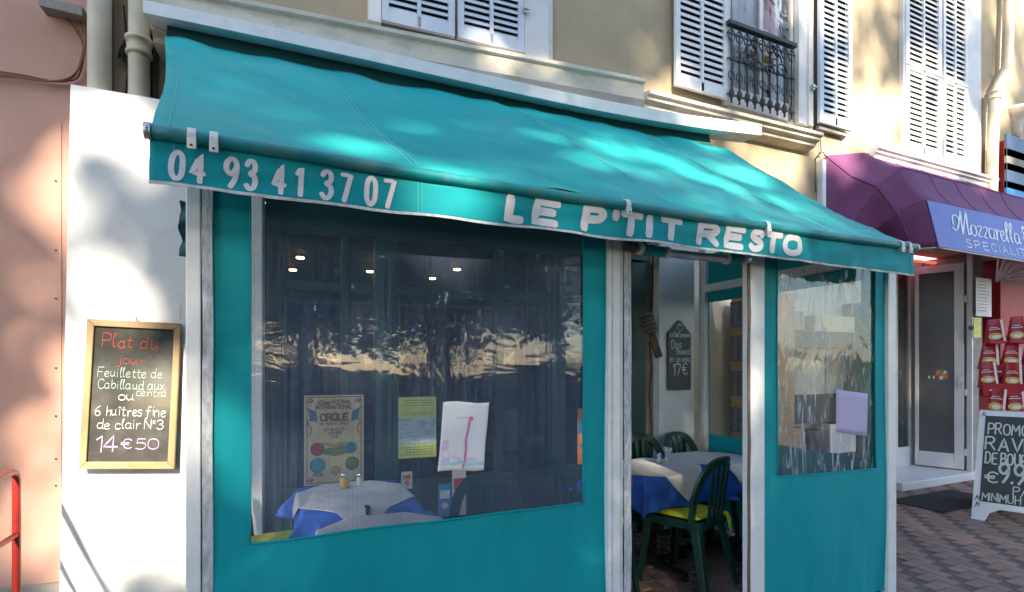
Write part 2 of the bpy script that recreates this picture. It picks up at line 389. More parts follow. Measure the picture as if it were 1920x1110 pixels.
# ------------------------------------------------------------------ brush lettering: strokes on a 10-high grid ('~' = curved)
GL = {
'0': "~0,5 .5,8.4 2.5,10 4.5,8.4 5,5 4.5,1.6 2.5,0 .5,1.6 0,5", '1': ".4,7.6 2.2,10 2.2,0",
'3': "~.2,8.4 1.2,9.8 3.2,10 4.5,8.6 4.2,6.6 2.2,5.5 4.3,4.6 4.9,2.6 3.8,.5 1.8,0 .1,1.4", '4': "3.4,0 3.4,10 0,3 5,3",
'5': "4.5,10 1,10 .7,5.8|~.7,5.8 2.6,6.4 4.6,5 4.6,2 2.8,0 .2,.8", '6': "~4.2,9.8 1.6,7.5 .3,3.5 1.2,.6 3.2,.2 4.4,2.2 3.6,4.6 1.6,4.6 .4,3",
'7': "0,9.6 4.8,9.6 1.8,0", '8': "~2.5,5.3 .6,7.4 2.5,10 4.4,7.6 2.5,5.3 .2,2.6 2.5,0 4.8,2.6 2.5,5.3",
'9': "~4.5,6.8 2.6,4.6 .6,5.6 .3,8 1.8,9.9 3.8,9.6 4.7,7.4 4.2,3.5 2.2,0", '2': "~.3,8 1.6,10 4,9.4 4.2,7 .2,0|.2,.1 4.8,.1",
'A': "0,0 2.6,10 5,0|1,3.4 4.1,3.4", 'B': "0,0 0,10|~0,10 3.6,9.8 4.2,7.6 3,5.4 0,5.2|~0,5.2 4,5 4.8,2.6 3.6,.2 0,0",
'C': "~4.8,8 3.4,9.9 1.4,9.4 .1,5.4 1,1 3,0 4.8,1.6", 'D': "0,0 0,10|~0,10 3,9.6 4.9,6.6 4.6,2.6 3,.4 0,0",
'E': "4.6,10 .2,10 0,0 4.6,0|.2,5.2 3.8,5.2", 'F': "4.6,10 .2,10 0,0|.2,5.2 3.6,5.2", 'H': "0,0 0,10|4.8,0 4.8,10|0,5 4.8,5",
'I': "0,0 0,10", 'J': "~3.4,10 3.5,3 2.6,.4 1,.2 0,1.8", 'K': "0,0 0,10|4.6,10 .2,4.6 4.8,0", 'L': "0,10 0,0 4.2,0",
'M': "0,0 .6,10 3.2,3.4 5.8,10 6.4,0", 'N': "0,0 0,10 4.8,0 4.8,10", 'O': "~0,5 .6,8.6 2.7,10 4.8,8.6 5.4,5 4.8,1.4 2.7,0 .6,1.4 0,5",
'P': "0,0 0,10|~0,10 3.4,10 4.7,8 4,5.6 2.4,4.8 0,4.8", 'Q': "~0,5 .6,8.6 2.7,10 4.8,8.6 5.4,5 4.8,1.4 2.7,0 .6,1.4 0,5|3.2,2.6 5.6,-.6",
'R': "0,0 0,10|~0,10 3.4,10 4.6,8 3.8,5.8 2.2,5 0,5|2.2,5 5,0", 'S': "~4.5,8.4 3.4,9.9 1.2,9.7 .3,7.6 1.6,5.8 3.6,4.6 4.6,2.6 3.6,.4 1.4,0 .1,1.6",
'T': "0,10 5,10|2.5,10 2.5,0", 'U': "~0,10 0,3 1.2,.2 3.4,.1 4.8,2.4 4.8,10", 'V': "0,10 2.5,0 5,10", 'Z': "0,10 4.8,10 0,0 4.8,0",
'a': "~3.8,5.4 1.6,6 .2,3.6 .8,.6 2.6,.4 3.9,3|~3.9,6 3.8,1.2 4.6,.2", 'b': "~.6,10 .3,1|~.4,3.4 2.4,6 4,4 3.4,.8 1.4,0 .3,1.2",
'c': "~3.6,5 1.8,6 .3,3.6 .9,.6 2.6,.1 3.8,1.2", 'd': "~3.8,5 1.6,5.8 .2,3.2 1,.4 2.8,.6 3.9,3|~4.2,10 3.8,1 4.6,.1",
'e': "~.5,2.8 3,3.6 3.6,5 2.2,6.1 .6,4.6 .4,1.6 1.8,0 3.8,1", 'f': "~4,9 2.8,10 1.8,8 1.4,2 .6,-2.4 -.4,-1.6|.2,5.6 3.4,5.8",
'g': "~3.6,5 1.6,5.9 .3,3.6 1,.8 2.6,.8 3.6,3.4|~3.7,6 3.4,-1 2,-3 .2,-2", 'h': "0.4,10 0.2,0|~.2,3.4 2,5.8 3.4,4.8 3.4,0",
'i': ".4,6 .6,.2|.4,8.2 .6,8.7", 'j': "~1.2,6 1.2,-1 .4,-3 -1,-2|1.2,8.2 1.3,8.7", 'l': "~.3,5 1.8,9.6 1,10 .6,4 1,.4 2,.4",
'm': ".1,6 .3,0|~.3,3.6 1.6,5.8 2.6,5 2.7,0|~2.7,3.6 4,5.8 5,5 5.2,0", 'n': ".1,6 .3,0|~.3,3.6 2,5.9 3.4,4.8 3.6,0",
'o': "~2,6 .4,4.6 .4,1.4 2,0 3.6,1.4 3.6,4.6 2,6", 'p': ".3,6 .2,-3|~.3,4 2.2,6 4,4.2 3.4,1 1.6,0 .3,1.4", 'r': ".2,6 .4,0|~.4,3.6 1.6,5.6 3,5.6",
's': "~3.2,5.2 1.8,6 .5,5 1.2,3.4 2.8,2.4 2.8,.6 1.2,0 .1,.8", 't': "~1.4,9 1,1.4 2,0 3,.6|0,6 3,6.2", 'u': "~.2,6 .4,1.2 1.8,.1 3.4,2|~3.6,6 3.5,1 4.2,.1",
'v': ".1,6 1.8,0 3.6,6", 'x': ".2,6 3.6,0|3.6,6 .1,0", 'z': ".2,6 3.6,6 .2,0 3.8,0",
'€': "~4.8,8.4 3,9.9 1.2,8.4 .8,5 1.4,1.6 3,.2 4.8,1.4|-.4,6 3.6,6|-.4,4.2 3.4,4.2", '°': "~.9,9.8 .2,8.8 1,8 1.8,8.8 .9,9.8|.2,6.6 1.8,6.6",
"'": "1,10 .3,7.4", '.': "0,0 .2,.3", '&': "~5,0 1.2,7 1.6,9.6 3,9.8 3.4,8 .6,4 .4,1.4 2,0 4,1.2 5,4.4", '^': "~0,0 1.4,2 2.4,1.6|.2,.2 .1,.4",
'î': ".6,6 .7,.2|-.4,7.6 .7,9 1.8,7.6", 'É': "4.6,10 .2,10 0,0 4.6,0|.2,5.2 3.8,5.2|1.8,11.2 3.4,13", '♥': "~2.5,0 .2,5 .4,8 1.8,8.4 2.5,6.6 3.2,8.4 4.6,8 4.8,5 2.5,0",
}
def smooth_pts(pts, n=6):
    out = []
    m = len(pts)
    cl = (abs(pts[0][0] - pts[-1][0]) + abs(pts[0][1] - pts[-1][1])) < 1e-6
    for i in range(m - 1):
        p1, p2 = pts[i], pts[i + 1]
        p0 = pts[i - 1] if i else (pts[-2] if cl else p1)
        p3 = pts[i + 2] if i + 2 < m else (pts[1] if cl else p2)
        for k in range(n):
            t = k / n
            out.append(tuple(.5 * (2 * p1[j] + (p2[j] - p0[j]) * t + (2 * p0[j] - 5 * p1[j] + 4 * p2[j] - p3[j]) * t * t + (3 * p1[j] - p0[j] - 3 * p2[j] + p3[j]) * t ** 3) for j in (0, 1)))
    out.append(pts[-1])
    return out
def glyph(ch):
    res = []
    for s in GL[ch].split('|'):
        cu = s[0] == '~'
        pts = [tuple(float(q) for q in w.split(',')) for w in s.lstrip('~').split()]
        if cu: pts = smooth_pts(pts)
        else:
            o = []
            for a, b in zip(pts[:-1], pts[1:]):
                for k in range(3): o.append((a[0] + (b[0] - a[0]) * k / 3, a[1] + (b[1] - a[1]) * k / 3))
            pts = o + [pts[-1]]
        res.append((pts, cu))
    return res
def gwidth(ch):
    return max(p[0] for s, _ in glyph(ch) for p in s)
def ribbon(mb, pts, w, fn, off, nib=0.0, nang=.8):
    """one brush stroke laid on a surface fn(a, b, out); nib > 0 = broad pen"""
    n = len(pts); L_ = []; R_ = []
    def seg(i):
        a = pts[max(i - 1, 0)]; b = pts[min(i + 1, n - 1)]
        dx, dy = b[0] - a[0], b[1] - a[1]; l = math.hypot(dx, dy) or 1e-9
        return dx / l, dy / l
    ext = []
    for i, p in enumerate(pts):
        dx, dy = seg(i)
        ww = w * (1 - nib * (.5 + .5 * math.cos(2 * (math.atan2(dy, dx) - nang)))) / 2
        ext.append((p, dx, dy, ww))
    p, dx, dy, ww = ext[0]
    ext = [((p[0] - dx * ww * .75, p[1] - dy * ww * .75), dx, dy, ww * .62)] + ext
    p, dx, dy, ww = ext[-1]
    ext.append(((p[0] + dx * ww * .75, p[1] + dy * ww * .75), dx, dy, ww * .62))
    vs = []
    for p, dx, dy, ww in ext:
        vs.append(fn(p[0] - dy * ww, p[1] + dx * ww, off)); vs.append(fn(p[0] + dy * ww, p[1] - dx * ww, off))
    mb.add(vs, [(2 * i, 2 * i + 1, 2 * i + 3, 2 * i + 2) for i in range(len(ext) - 1)])
_strokes = [0]
def write(mb, text, fn, x0, y0, h, w=None, wt=.12, sp=1.3, slant=0.0, jit=0.0, nib=0.0, xs=1.0, base=.002, seed=1):
    """lay text with its baseline start at (x0, y0), cap height h, fitted to width w"""
    rg = random.Random(seed + len(text))
    tot = sum((gwidth(c) + sp) if c != ' ' else 3.0 for c in text) - sp
    k = h / 10
    kx = (w / tot) if w else k * xs
    x = 0
    for c in text:
        if c == ' ': x += 3.0; continue
        jx, jy, js = rg.uniform(-1, 1) * jit, rg.uniform(-1, 1) * jit, 1 + rg.uniform(-1, 1) * jit * .12
        for pts, cu in glyph(c):
            _strokes[0] = (_strokes[0] + 1) % 6
            q = [(x0 + (x + jx + px * js) * kx + slant * py * k, y0 + (py * js + jy) * k) for px, py in pts]
            ribbon(mb, q, h * wt, fn, base + .00025 * _strokes[0], nib)
        x += gwidth(c) + sp
    return mb

# ------------------------------------------------------------------ ground
def sheet(name, x0, x1, y0, y1, z, m, nx=1, ny=1):
    b = MB(); b.grid(lambda s, t: (x0 + (x1 - x0) * s, y0 + (y1 - y0) * t, z), nx, ny)
    return struct(b.build(name, m, origin=((x0 + x1) / 2, (y0 + y1) / 2, z)))
sheet('ground', -900, 900, -900, 900, -.16, MATS['grassland'])
sheet('road', -300, 300, -11.0, -2.0, -.12, MATS['asphalt'])
kb = MB()
for i in range(-14, 16):
    kb.box(i * 1.0 + .004, i * 1.0 + .996, -2.0, -1.85, -.15, .002)
struct(kb.build('kerb', MATS['kerb'], bevel=.008))
pv = MB(); pv.box(-30, 30, -1.85, 12, -.16, -.004)
pavement = struct(pv.build('pavement', MATS['joint_sand'], origin=(0, 5, -.16)))
# paving bricks: zigzag rows of 20 x 10 cm, each a brick; the ones in sight are single objects
pb = MB()
pb.hexa([(-.097, -.047, -.05), (.097, -.047, -.05), (.097, .047, -.05), (-.097, .047, -.05), (-.094, -.044, .003), (.094, -.044, .003), (.094, .044, .003), (-.094, .044, .003)])
pm = bpy.data.meshes.new('paver'); pm.from_pydata(pb.v, [], pb.f); pm.materials.append(MATS['paver'])
cand = []
for i in range(-40, 110):
    for j in range(-20, 110):
        # herringbone cell
        X = i * .1; Y = j * .1
        k = (i - j) % 4
        if k == 0: c = (X + .1, Y + .05, 0)
        elif k == 2: c = (X + .05, Y + .1, 1)
        else: continue
        if not (-.6 < c[0] < 9 and .4 < c[1] < 3.95): continue
        u, v, z = proj((c[0], c[1], 0))
        if z < .3: continue
        vis = (1675 < u < 1925 and 880 < v < 1125) or (1180 < u < 1410 and 930 < v < 1125)
        cand.append((0 if vis else 1, z, c))
cand.sort()
rest = MB()
for i, (nv, z, c) in enumerate(cand):
    if i < 300 and not nv:
        o = bpy.data.objects.new('paver', pm); COL.objects.link(o)
        o.location = (c[0], c[1], rnd.uniform(-.002, .002)); o.rotation_euler = (rnd.uniform(-.008, .008), rnd.uniform(-.008, .008), (R(90) if c[2] else 0) + rnd.uniform(-.01, .01))
        o.parent = pavement; o.matrix_parent_inverse = Matrix.Translation(-LOC[pavement.name])
    else:
        a, b_ = (.047, .097) if c[2] else (.097, .047)
        zz = rnd.uniform(-.002, .002)
        rest.hexa([(c[0] - a, c[1] - b_, -.05), (c[0] + a, c[1] - b_, -.05), (c[0] + a, c[1] + b_, -.05), (c[0] - a, c[1] + b_, -.05),
                   (c[0] - a + .003, c[1] - b_ + .003, .003 + zz), (c[0] + a - .003, c[1] - b_ + .003, .003 + zz), (c[0] + a - .003, c[1] + b_ - .003, .003 + zz), (c[0] - a + .003, c[1] + b_ - .003, .003 + zz)])
ro = rest.build('paving_field', MATS['paver'], pavement); ro['kind'] = 'stuff'
# hills far behind the viewer
hb = MB(); hv = []; hn = 96
for i in range(hn):
    a = 2 * math.pi * i / hn
    h = 5 + 6 * noise.noise(Vector((math.cos(a) * 2.4, math.sin(a) * 2.4, 3.3))) + 4 * noise.noise(Vector((math.cos(a) * 9, math.sin(a) * 9, 1.3)))
    for r_, z_ in ((520, -1), (600, h * .7), (680, h * 1.2), (800, -2)):
        hv.append((r_ * math.cos(a), r_ * math.sin(a), z_ if z_ > 0 else -1))
hb.add(hv, [(i * 4 + k, ((i + 1) % hn) * 4 + k, ((i + 1) % hn) * 4 + k + 1, i * 4 + k + 1) for i in range(hn) for k in range(3)])
struct(hb.build('hills', MATS['hill'], smooth=True, origin=(0, 0, 0)))

# ------------------------------------------------------------------ pink building on the left
aP, _ = WL.uv(168, 300)               # where the pink wall ends
pink = thing('pink_building', WL.pt(aP - 1.5, 0, 0), 'salmon pink rendered wall of the neighbouring building behind the red rail', 'building')
b = MB(); b.fbox(WL, aP - 6, aP, -.4, 0.0, -.15, 7.2); b.build('wall', MATS['wall_pink'], pink)
b = MB(); b.fbox(WL, aP - 6, aP + .005, .001, .03, -.1, .16); b.build('plinth', MATS['concrete'], pink)
# a flat metal trim strip with screws at the edge of the pink wall
a1, _ = WL.uv(112, 700)
b = MB(); b.fbox(WL, a1 - .06, a1 + .01, .002, .006, .18, 3.02); tr = b.build('edge_strip', MATS['wall_pink'], pink)
for v_ in (340, 470, 560, 690, 780, 860, 910):
    a_, z_ = WL.uv(106, v_); c = WL.pt(a_, .008, z_)
    b = MB(); b.tube([c, c - WL.n * -.004], .006, 8); b.build('screw', MATS['wire'], tr)
# cable shelf on top and hanging cables
a0, z0 = WL.uv(88, 14); a2, z2 = WL.uv(166, 30)
b = MB(); b.hexa([WL.pt(a0, .1, z0 - .05), WL.pt(a2, .1, z2 - .06), WL.pt(a2, .0, z2 - .06), WL.pt(a0, 0, z0 - .05), WL.pt(a0, .1, z0), WL.pt(a2, .1, z2), WL.pt(a2, .0, z2), WL.pt(a0, 0, z0)])
b.build('cable_bracket', MATS['concrete'], pink)
for k, w in enumerate((((113, 20), (150, 70), (160, 100), (150, 145), (130, 155), (100, 155), (40, 143), (-40, 132)),
                       ((150, 24), (158, 60), (163, 80), (152, 130), (135, 153), (90, 157), (40, 148), (-40, 140)),
                       ((156, 26), (166, 75), (160, 120), (140, 150), (100, 159), (40, 152), (-40, 147)))):
    pts = [WL.pt(*[(q[0], .02 + .012 * k, q[1]) for q in [WL.uv(*p)]][0]) for p in w]
    pp = []
    for i in range(len(pts) - 1):
        for t in (0, .25, .5, .75):
            p0 = pts[max(i - 1, 0)]; p1 = pts[i]; p2 = pts[i + 1]; p3 = pts[min(i + 2, len(pts) - 1)]
            pp.append(.5 * (2 * p1 + (p2 - p0) * t + (2 * p0 - 5 * p1 + 4 * p2 - p3) * t * t + (3 * p1 - p0 - 3 * p2 + p3) * t ** 3))
    b = MB(); b.tube(pp + [pts[-1]], .0055, 6); b.build('cable', MATS['poster_brown'], pink)

# ------------------------------------------------------------------ the beige building over the restaurant and shop
bld = thing('beige_building', (3.0, 5.0, 0), 'long beige building with pale shutters above the teal terrace and the shop', 'building')
def wp(a0, a1, z0, z1, F=WR, d0=-.35, d1=0.0, m='wall_beige', name='wall', bv=0):
    b = MB(); b.fbox(F, a0, a1, d0, d1, z0, z1); return b.build(name, MATS[m], bld, bevel=bv)
# upper wall, left (turned) part and right part round the balcony opening
aB0, _ = WR.uv(1363, 150); aB1, _ = WR.uv(1490, 150)
_, zB = WR.uv(1363, 195)
wp(aP + .002, 0.0, 2.75, 7.2, WL)
wp(0.001, aB0, 2.75, 7.2); wp(aB0 + .001, aB1 - .001, 2.75, zB - .001); wp(aB0 + .001, aB1 - .001, zB + 2.25, 7.2); wp(aB1, 3.955, 2.75, 7.2); wp(3.956, 10.2, 3.0, 7.2)
# reveals and the French window behind the balcony
b = MB(); b.fbox(WR, aB0 + .005, aB1 - .005, -.34, -.30, zB, zB + 2.25); b.build('room_back', MATS['window_dark'], bld)
cb = MB(); n_ = 30
aw = aB1 - aB0
def curt(name, s0, s1, m, z0, z1, dd):
    dd += .11
    b = MB(); b.grid(lambda s, t: WR.pt(aB0 + aw * (s0 + (s1 - s0) * s), dd + .012 * math.sin((s0 + (s1 - s0) * s) * 70), zB + z0 + (z1 - z0) * t), 24, 2)
    return b.build(name, MATS[m], bld, smooth=True)
curt('curtain', .18, .52, 'curtain_white', .02, 2.2, -.21); curt('curtain', .74, .97, 'curtain_white', .02, 2.2, -.22)
curt('curtain', .50, .80, 'curtain_orange', .35, 2.2, -.20); curt('curtain', .45, .66, 'curtain_yellow', .55, .95, -.185)
wf = MB()
for s in (0.02, .49, .965): wf.fbox(WR, aB0 + aw * s, aB0 + aw * s + .05, -.06, -.02, zB, zB + 2.24)
wf.fbox(WR, aB0 + .07, aB1 - .07, -.058, -.022, zB + .01, zB + .2)
wf.build('window_frame', MATS['white_trim'], bld)
b = MB(); b.fbox(WR, aB0 + .02, aB1 - .02, -.042, -.038, zB + .2, zB + 2.2); b.build('window_pane', MATS['vinyl_side'], bld)
# moulded surround at the right of the opening
for k, (o0, o1, d) in enumerate(((0.0, .09, .05), (.092, .15, .035), (.152, .22, .055))):
    wp(aB1 + o0, aB1 + o1, zB - .02, 7.0, d0=.001, d1=d, m='white_trim', name='jamb')
wp(aB0 - .07, aB0 - .001, zB - .02, 7.0, d0=.001, d1=.04, m='white_trim', name='jamb')

def louvre(F, a0, a1, z0, z1, d, m, bays, frame=.055, mid=None, pitch=.052, tilt=.6, name='shutter', gap=True):
    """a shutter leaf: frame with bays of louvre slats; each slat is a piece"""
    b = MB()
    b.fbox(F, a0, a0 + frame, d, d + .035, z0, z1); b.fbox(F, a1 - frame, a1, d, d + .035, z0, z1)
    if bays == 2:
        c = (a0 + a1) / 2; b.fbox(F, c - .014, c + .014, d, d + .034, z0 + .01, z1 - .01)
        cols = ((a0 + frame, c - .014), (c + .014, a1 - frame))
    else: cols = ((a0 + frame, a1 - frame),)
    b.fbox(F, a0 + frame, a1 - frame, d + .001, d + .034, z0, z0 + .09); b.fbox(F, a0 + frame, a1 - frame, d + .001, d + .034, z1 - .09, z1)
    rows = [(z0 + .09, z1 - .09)]
    if mid is not None:
        b.fbox(F, a0 + frame, a1 - frame, d + .001, d + .034, mid - .035, mid + .035)
        b.fbox(F, a0 + .004, a1 - .004, d + .036, d + .046, mid - .006, mid + .008)
        rows = [(z0 + .09, mid - .035), (mid + .035, z1 - .09)]
    if gap:
        b2 = MB(); b2.fbox(F, a0 + frame + .001, a1 - frame - .001, d - .008, d - .004, z0 + .05, z1 - .05)
    leaf = b.build(name, MATS[m], bld)
    if gap: b2.build('backing', MATS['shutter_gap'], leaf)
    for c0, c1 in cols:
        for r0, r1 in rows:
            n = max(1, int((r1 - r0) / pitch)); p = (r1 - r0) / n
            first = None
            for i in range(n):
                zc = r0 + (i + .5) * p
                if zc > 6.5: break
                if first is None:
                    h = p * tilt
                    s = MB(); s.hexa([F.pt(c0 + .001, .030 + d, zc - h * .75), F.pt(c1 - .001, d + .030, zc - h * .75), F.pt(c1 - .001, d + .022, zc - h * .75), F.pt(c0 + .001, d + .022, zc - h * .75),
                                      F.pt(c0 + .001, .010 + d, zc + h * .45), F.pt(c1 - .001, d + .010, zc + h * .45), F.pt(c1 - .001, d + .003, zc + h * .45), F.pt(c0 + .001, d + .003, zc + h * .45)])
                    first = s.build('slat', MATS[m], leaf); fl = Vector(LOC[first.name]); fz = zc
                else:
                    o = bpy.data.objects.new('slat', first.data); COL.objects.link(o); o.parent = leaf
                    o.matrix_parent_inverse = Matrix.Translation(-LOC[leaf.name]); o.location = fl + Vector((0, 0, zc - fz))
    return leaf
# window over the terrace: closed shutters
a0, _ = WL.uv(716, 10, .05); a1, _ = WL.uv(852, 10, .05); a2, _ = WL.uv(858, 30, .05); a3, _ = WL.uv(982, 30, .05)
_, zS = WL.uv(982, 100, .05)
louvre(WL, a0, a1, zS, 6.2, .03, 'shutter_blue', 2, .05); louvre(WL, a2, a3, zS, 6.2, .03, 'shutter_blue', 2, .05)
aj, _ = WL.uv(1028, 60, .05)
wp(a3 + .004, aj, zS - .02, 6.3, WL, .001, .06, 'white_trim', 'jamb'); wp(aj + .001, aj + .05, zS - .02, 6.3, WL, .001, .03, 'white_trim', 'jamb')
wp(a0 - .1, a0 - .004, zS - .02, 6.3, WL, .001, .06, 'white_trim', 'jamb')
# balcony shutters folded back on the wall
a0, _ = WR.uv(1264, 100, .05); a1, _ = WR.uv(1361, 100, .05); _, z0 = WR.uv(1363, 189, .05)
louvre(WR, a0, a1, z0, 6.2, .045, 'shutter_white', 2, .05, pitch=.062)
a0, _ = WR.uv(1530, 200, .05); a1, _ = WR.uv(1590, 200, .05); _, z0 = WR.uv(1530, 232, .05)
louvre(WR, a0, a1, z0, 6.2, .065, 'shutter_blue', 2, .06, pitch=.062)
wp(a0 + .04, a1 - .03, z0 - .05, z0 - .006, d0=.02, d1=.06, m='concrete', name='hinge_bar')
for vv, uu in ((165, 1522), (20, 984)):
    a_, z_ = (WR if uu > 1200 else WL).uv(uu, vv, .06); F_ = WR if uu > 1200 else WL
    b = MB(); b.fbox(F_, a_ - .012, a_ + .012, .061, .09, z_ - .03, z_ + .03); b.fbox(F_, a_ - .03, a_ + .03, .091, .1, z_ - .008, z_ + .008); b.build('shutter_catch', MATS['alu'], bld)
# closed shutters over the shop
b0, _ = WR.uv(1697, 200, .05); b1, _ = WR.uv(1764, 200, .05); b2_, _ = WR.uv(1767, 200, .05); b3, _ = WR.uv(1812, 200, .05)
_, zW = WR.uv(1700, 283, .05); _, zm = WR.uv(1740, 137, .05)
louvre(WR, b0, b1, zW, 6.4, .03, 'shutter_white', 2, .07, mid=zm, pitch=.062); louvre(WR, b2_, b3, zW, 6.4, .032, 'shutter_white', 2, .05, mid=zm, pitch=.062)
bj, _ = WR.uv(1843, 200, .05)
wp(b3 + .004, bj - .12, zW - .02, 6.5, d0=.001, d1=.055, m='white_trim', name='jamb'); wp(bj - .119, bj, zW - .02, 6.5, d0=.001, d1=.03, m='white_trim', name='jamb')
bl, _ = WR.uv(1690, 200, .0); wp(bl - .05, b0 - .004, zW - .02, 6.5, d0=.001, d1=.05, m='white_trim', name='jamb')

def moulding(F, a0, a1, z_top0, z_top1, prof, m='stone_trim', name='cornice', end=True):
    """profile (d, dz) run along a face, top height may vary slightly from end to end"""
    n = len(prof); b = MB(); pts = []
    for a, zt in ((a0, z_top0), (a1, z_top1)):
        pts += [F.pt(a, d, zt + dz) for d, dz in prof]
    b.add(pts, [(i, i + 1, n + i + 1, n + i) for i in range(n - 1)] + [tuple(range(n)), tuple(reversed(range(n, 2 * n)))])
    return b.build(name, MATS[m], bld)
# the deep cornice above the awning
def ua(F, u, v, d): return F.uv(u, v, d)
aR, zR = WL.uv(1211, 147, .36); _, zRb = WL.uv(1211, 184, .36)
aLs, zL = WL.uv(330, -20, .36)
zR0 = zR; zLft = zR - .10
moulding(WL, WL.uv(272, 5, .36)[0], aR, zLft, zR, [(0, .10), (.02, .10), (.05, .04), (.36, 0), (.36, -.028), (.335, -.035), (.335, zRb - zR), (.30, zRb - zR - .005), (.26, zRb - zR - .03), (.25, zRb - zR - .06), (.2, zRb - zR - .085), (.185, zRb - zR - .11), (.13, zRb - zR - .125), (0, zRb - zR - .125)])
# ledge under the balcony
a0, z0 = WR.uv(1200, 163, .2); a1, z1 = WR.uv(1545, 249, .2)
zz = (z0 + z1) / 2
moulding(WR, max(a0, 0.05), a1, z0, z1, [(0, .03), (.2, 0), (.2, -.03), (.17, -.04), (.165, -.065), (.12, -.08), (.11, -.11), (0, -.14)])
# ledge over the shop awning
a0, z0 = WR.uv(1650, 272, .16); a1, z1 = WR.uv(1880, 336, .16)
moulding(WR, a0, a1, z0, z1, [(0, .03), (.16, 0), (.16, -.03), (.13, -.04), (.13, -.065), (.10, -.075), (.10, -.2), (0, -.2)], m='white_trim', name='window_ledge')
# white board sheltering the awning top
a0, _ = WL.uv(268, 8, .42); a1, _ = WL.uv(1428, 240, .48)
_, zt0 = WL.uv(268, 3, .42); _, zb0 = WL.uv(268, 27, .42); _, zt1 = WL.uv(1428, 235, .48); _, zb1 = WL.uv(1428, 256, .48)
b = MB(); zm_ = (zt0 + zt1) / 2
def brd(s, dn, lo):
    z = (zb0 + (zb1 - zb0) * s) if lo else (zt0 + (zt1 - zt0) * s)
    return WL.pt(a0 + (a1 - a0) * s, dn + .06 * s, z - .06 * math.sin(math.pi * s ** 1.7) + .012)
vs = []; fs = []; ns = 14
for i in range(ns + 1):
    s = i / ns
    vs += [brd(s, .42, 1), brd(s, .42, 0), brd(s, .18, 0) + Vector((0, 0, .03)), brd(s, .18, 1) + Vector((0, 0, .03))]
for i in range(ns):
    for k in range(4): fs.append((i * 4 + k, i * 4 + (k + 1) % 4, i * 4 + 4 + (k + 1) % 4, i * 4 + 4 + k))
fs += [(0, 3, 2, 1), (ns * 4, ns * 4 + 1, ns * 4 + 2, ns * 4 + 3)]
b.add(vs, fs); b.build('shelter_board', MATS['white_paint'], bld)

# balcony rail
bx0, zt = WR.uv(1364, 42, .1); bx1, zt1 = WR.uv(1491, 84, .1); _, zb = WR.uv(1364, 190, .1)
zt = (zt + zt1) / 2; zb += .02
b = MB(); b.fbox(WR, bx0, bx1, .07, .13, zt - .03, zt + .012)
rail = b.build('balcony_rail', MATS['iron'], bld, bevel=.006)
b = MB(); b.fbox(WR, bx0, bx1, .09, .105, zb + .05, zb + .065); b.fbox(WR, bx0, bx1, .09, .105, zt - .11, zt - .098); b.fbox(WR, bx0, bx1, .09, .105, zb + .40, zb + .41); b.build('crossbar', MATS['iron'], rail)
nb = 9
for i in range(nb):
    a = bx0 + (bx1 - bx0) * (i + .5) / nb
    b = MB()
    p = lambda da, z: WR.pt(a + da, .1, z)
    b.tube([p(0, zb - .02), p(0, zt - .03)], .009, 7)
    b.tube([p(0, zb + .02), p(0, zb + .05), p(0, zb + .09), p(0, zb + .12)], .012, 8, rs=[.012, .026, .026, .012])
    b.tube([p(0, zb + .38), p(0, zb + .41), p(0, zb + .44)], .012, 8, rs=[.01, .02, .01])
    for s in (-1, 1):
        b.tube([p(s * .045 * math.sin(t * .55), zt - .06 - .05 * (1 - math.cos(t * .55)) * 1.2) for t in range(0, 9)], .006, 5)
        b.tube([p(s * .04 * math.sin(t * .5), zb + .2 + .045 * (1 - math.cos(t * .5))) for t in range(0, 8)], .006, 5)
    b.build('baluster', MATS['iron'], rail, smooth=True)
b = MB(); am = (bx0 + bx1) / 2
for s in (-1, 1):
    for q, (sx, sz, rr) in enumerate(((.16, .52, .10), (.08, .40, .07), (.25, .44, .08), (.12, .62, .06))):
        b.tube([WR.pt(am + s * (sx + rr * (1 - t / 16) * math.cos(t * .6)), .115, zb + sz + rr * (1 - t / 16) * math.sin(t * .6)) for t in range(14)], .008, 5)
b.build('scrollwork', MATS['iron'], rail, smooth=True)

# rain pipes
def pipe(name, pts, r, m='pipe_cream', collars=()):
    b = MB(); b.tube(pts, r, 18); o = b.build(name, MATS[m], bld, smooth=True)
    for c in collars:
        b = MB(); b.lathe(c, [(r + .002, -.055), (r + .014, -.05), (r + .014, -.032), (r + .008, -.028), (r + .008, .03), (r + .018, .034), (r + .018, .055), (r + .002, .06)], 20); b.build('collar', MATS[m], o, smooth=True)
a_, _ = WL.uv(187, 100, .1); p0 = WL.pt(a_, .1, 0.02)
pipe('rain_pipe', [p0, p0 + Vector((0, 0, 7))], .062)
a_, z_ = WL.uv(261, 90, .1); p0 = WL.pt(a_, .1, 0.02); cz = Vector((p0.x, p0.y, z_))
pipe('rain_pipe', [p0, p0 + Vector((0, 0, 7))], .058, collars=(cz,))
a_, z_ = WL.uv(290, 100, .02); p0 = WL.pt(a_, .03, .02); pipe('conduit', [p0, p0 + Vector((0, 0, 7))], .02, 'wire')
a_, z_ = WL.uv(209, 100, .01); b = MB(); b.fbox(WL, a_ - .008, a_ + .008, .001, .02, 2.8, 7); b.build('wall_joint', MATS['wire'], bld)
b = MB(); cc = []
for u_, v_ in ((232, 10), (236, 60), (229, 95), (240, 130), (236, 175)):
    a_, z_ = WL.uv(u_, v_, .02); cc.append(WL.pt(a_, .02, z_))
b.tube(cc, .005, 6); b.build('cable', MATS['wire'], bld)
b = MB()
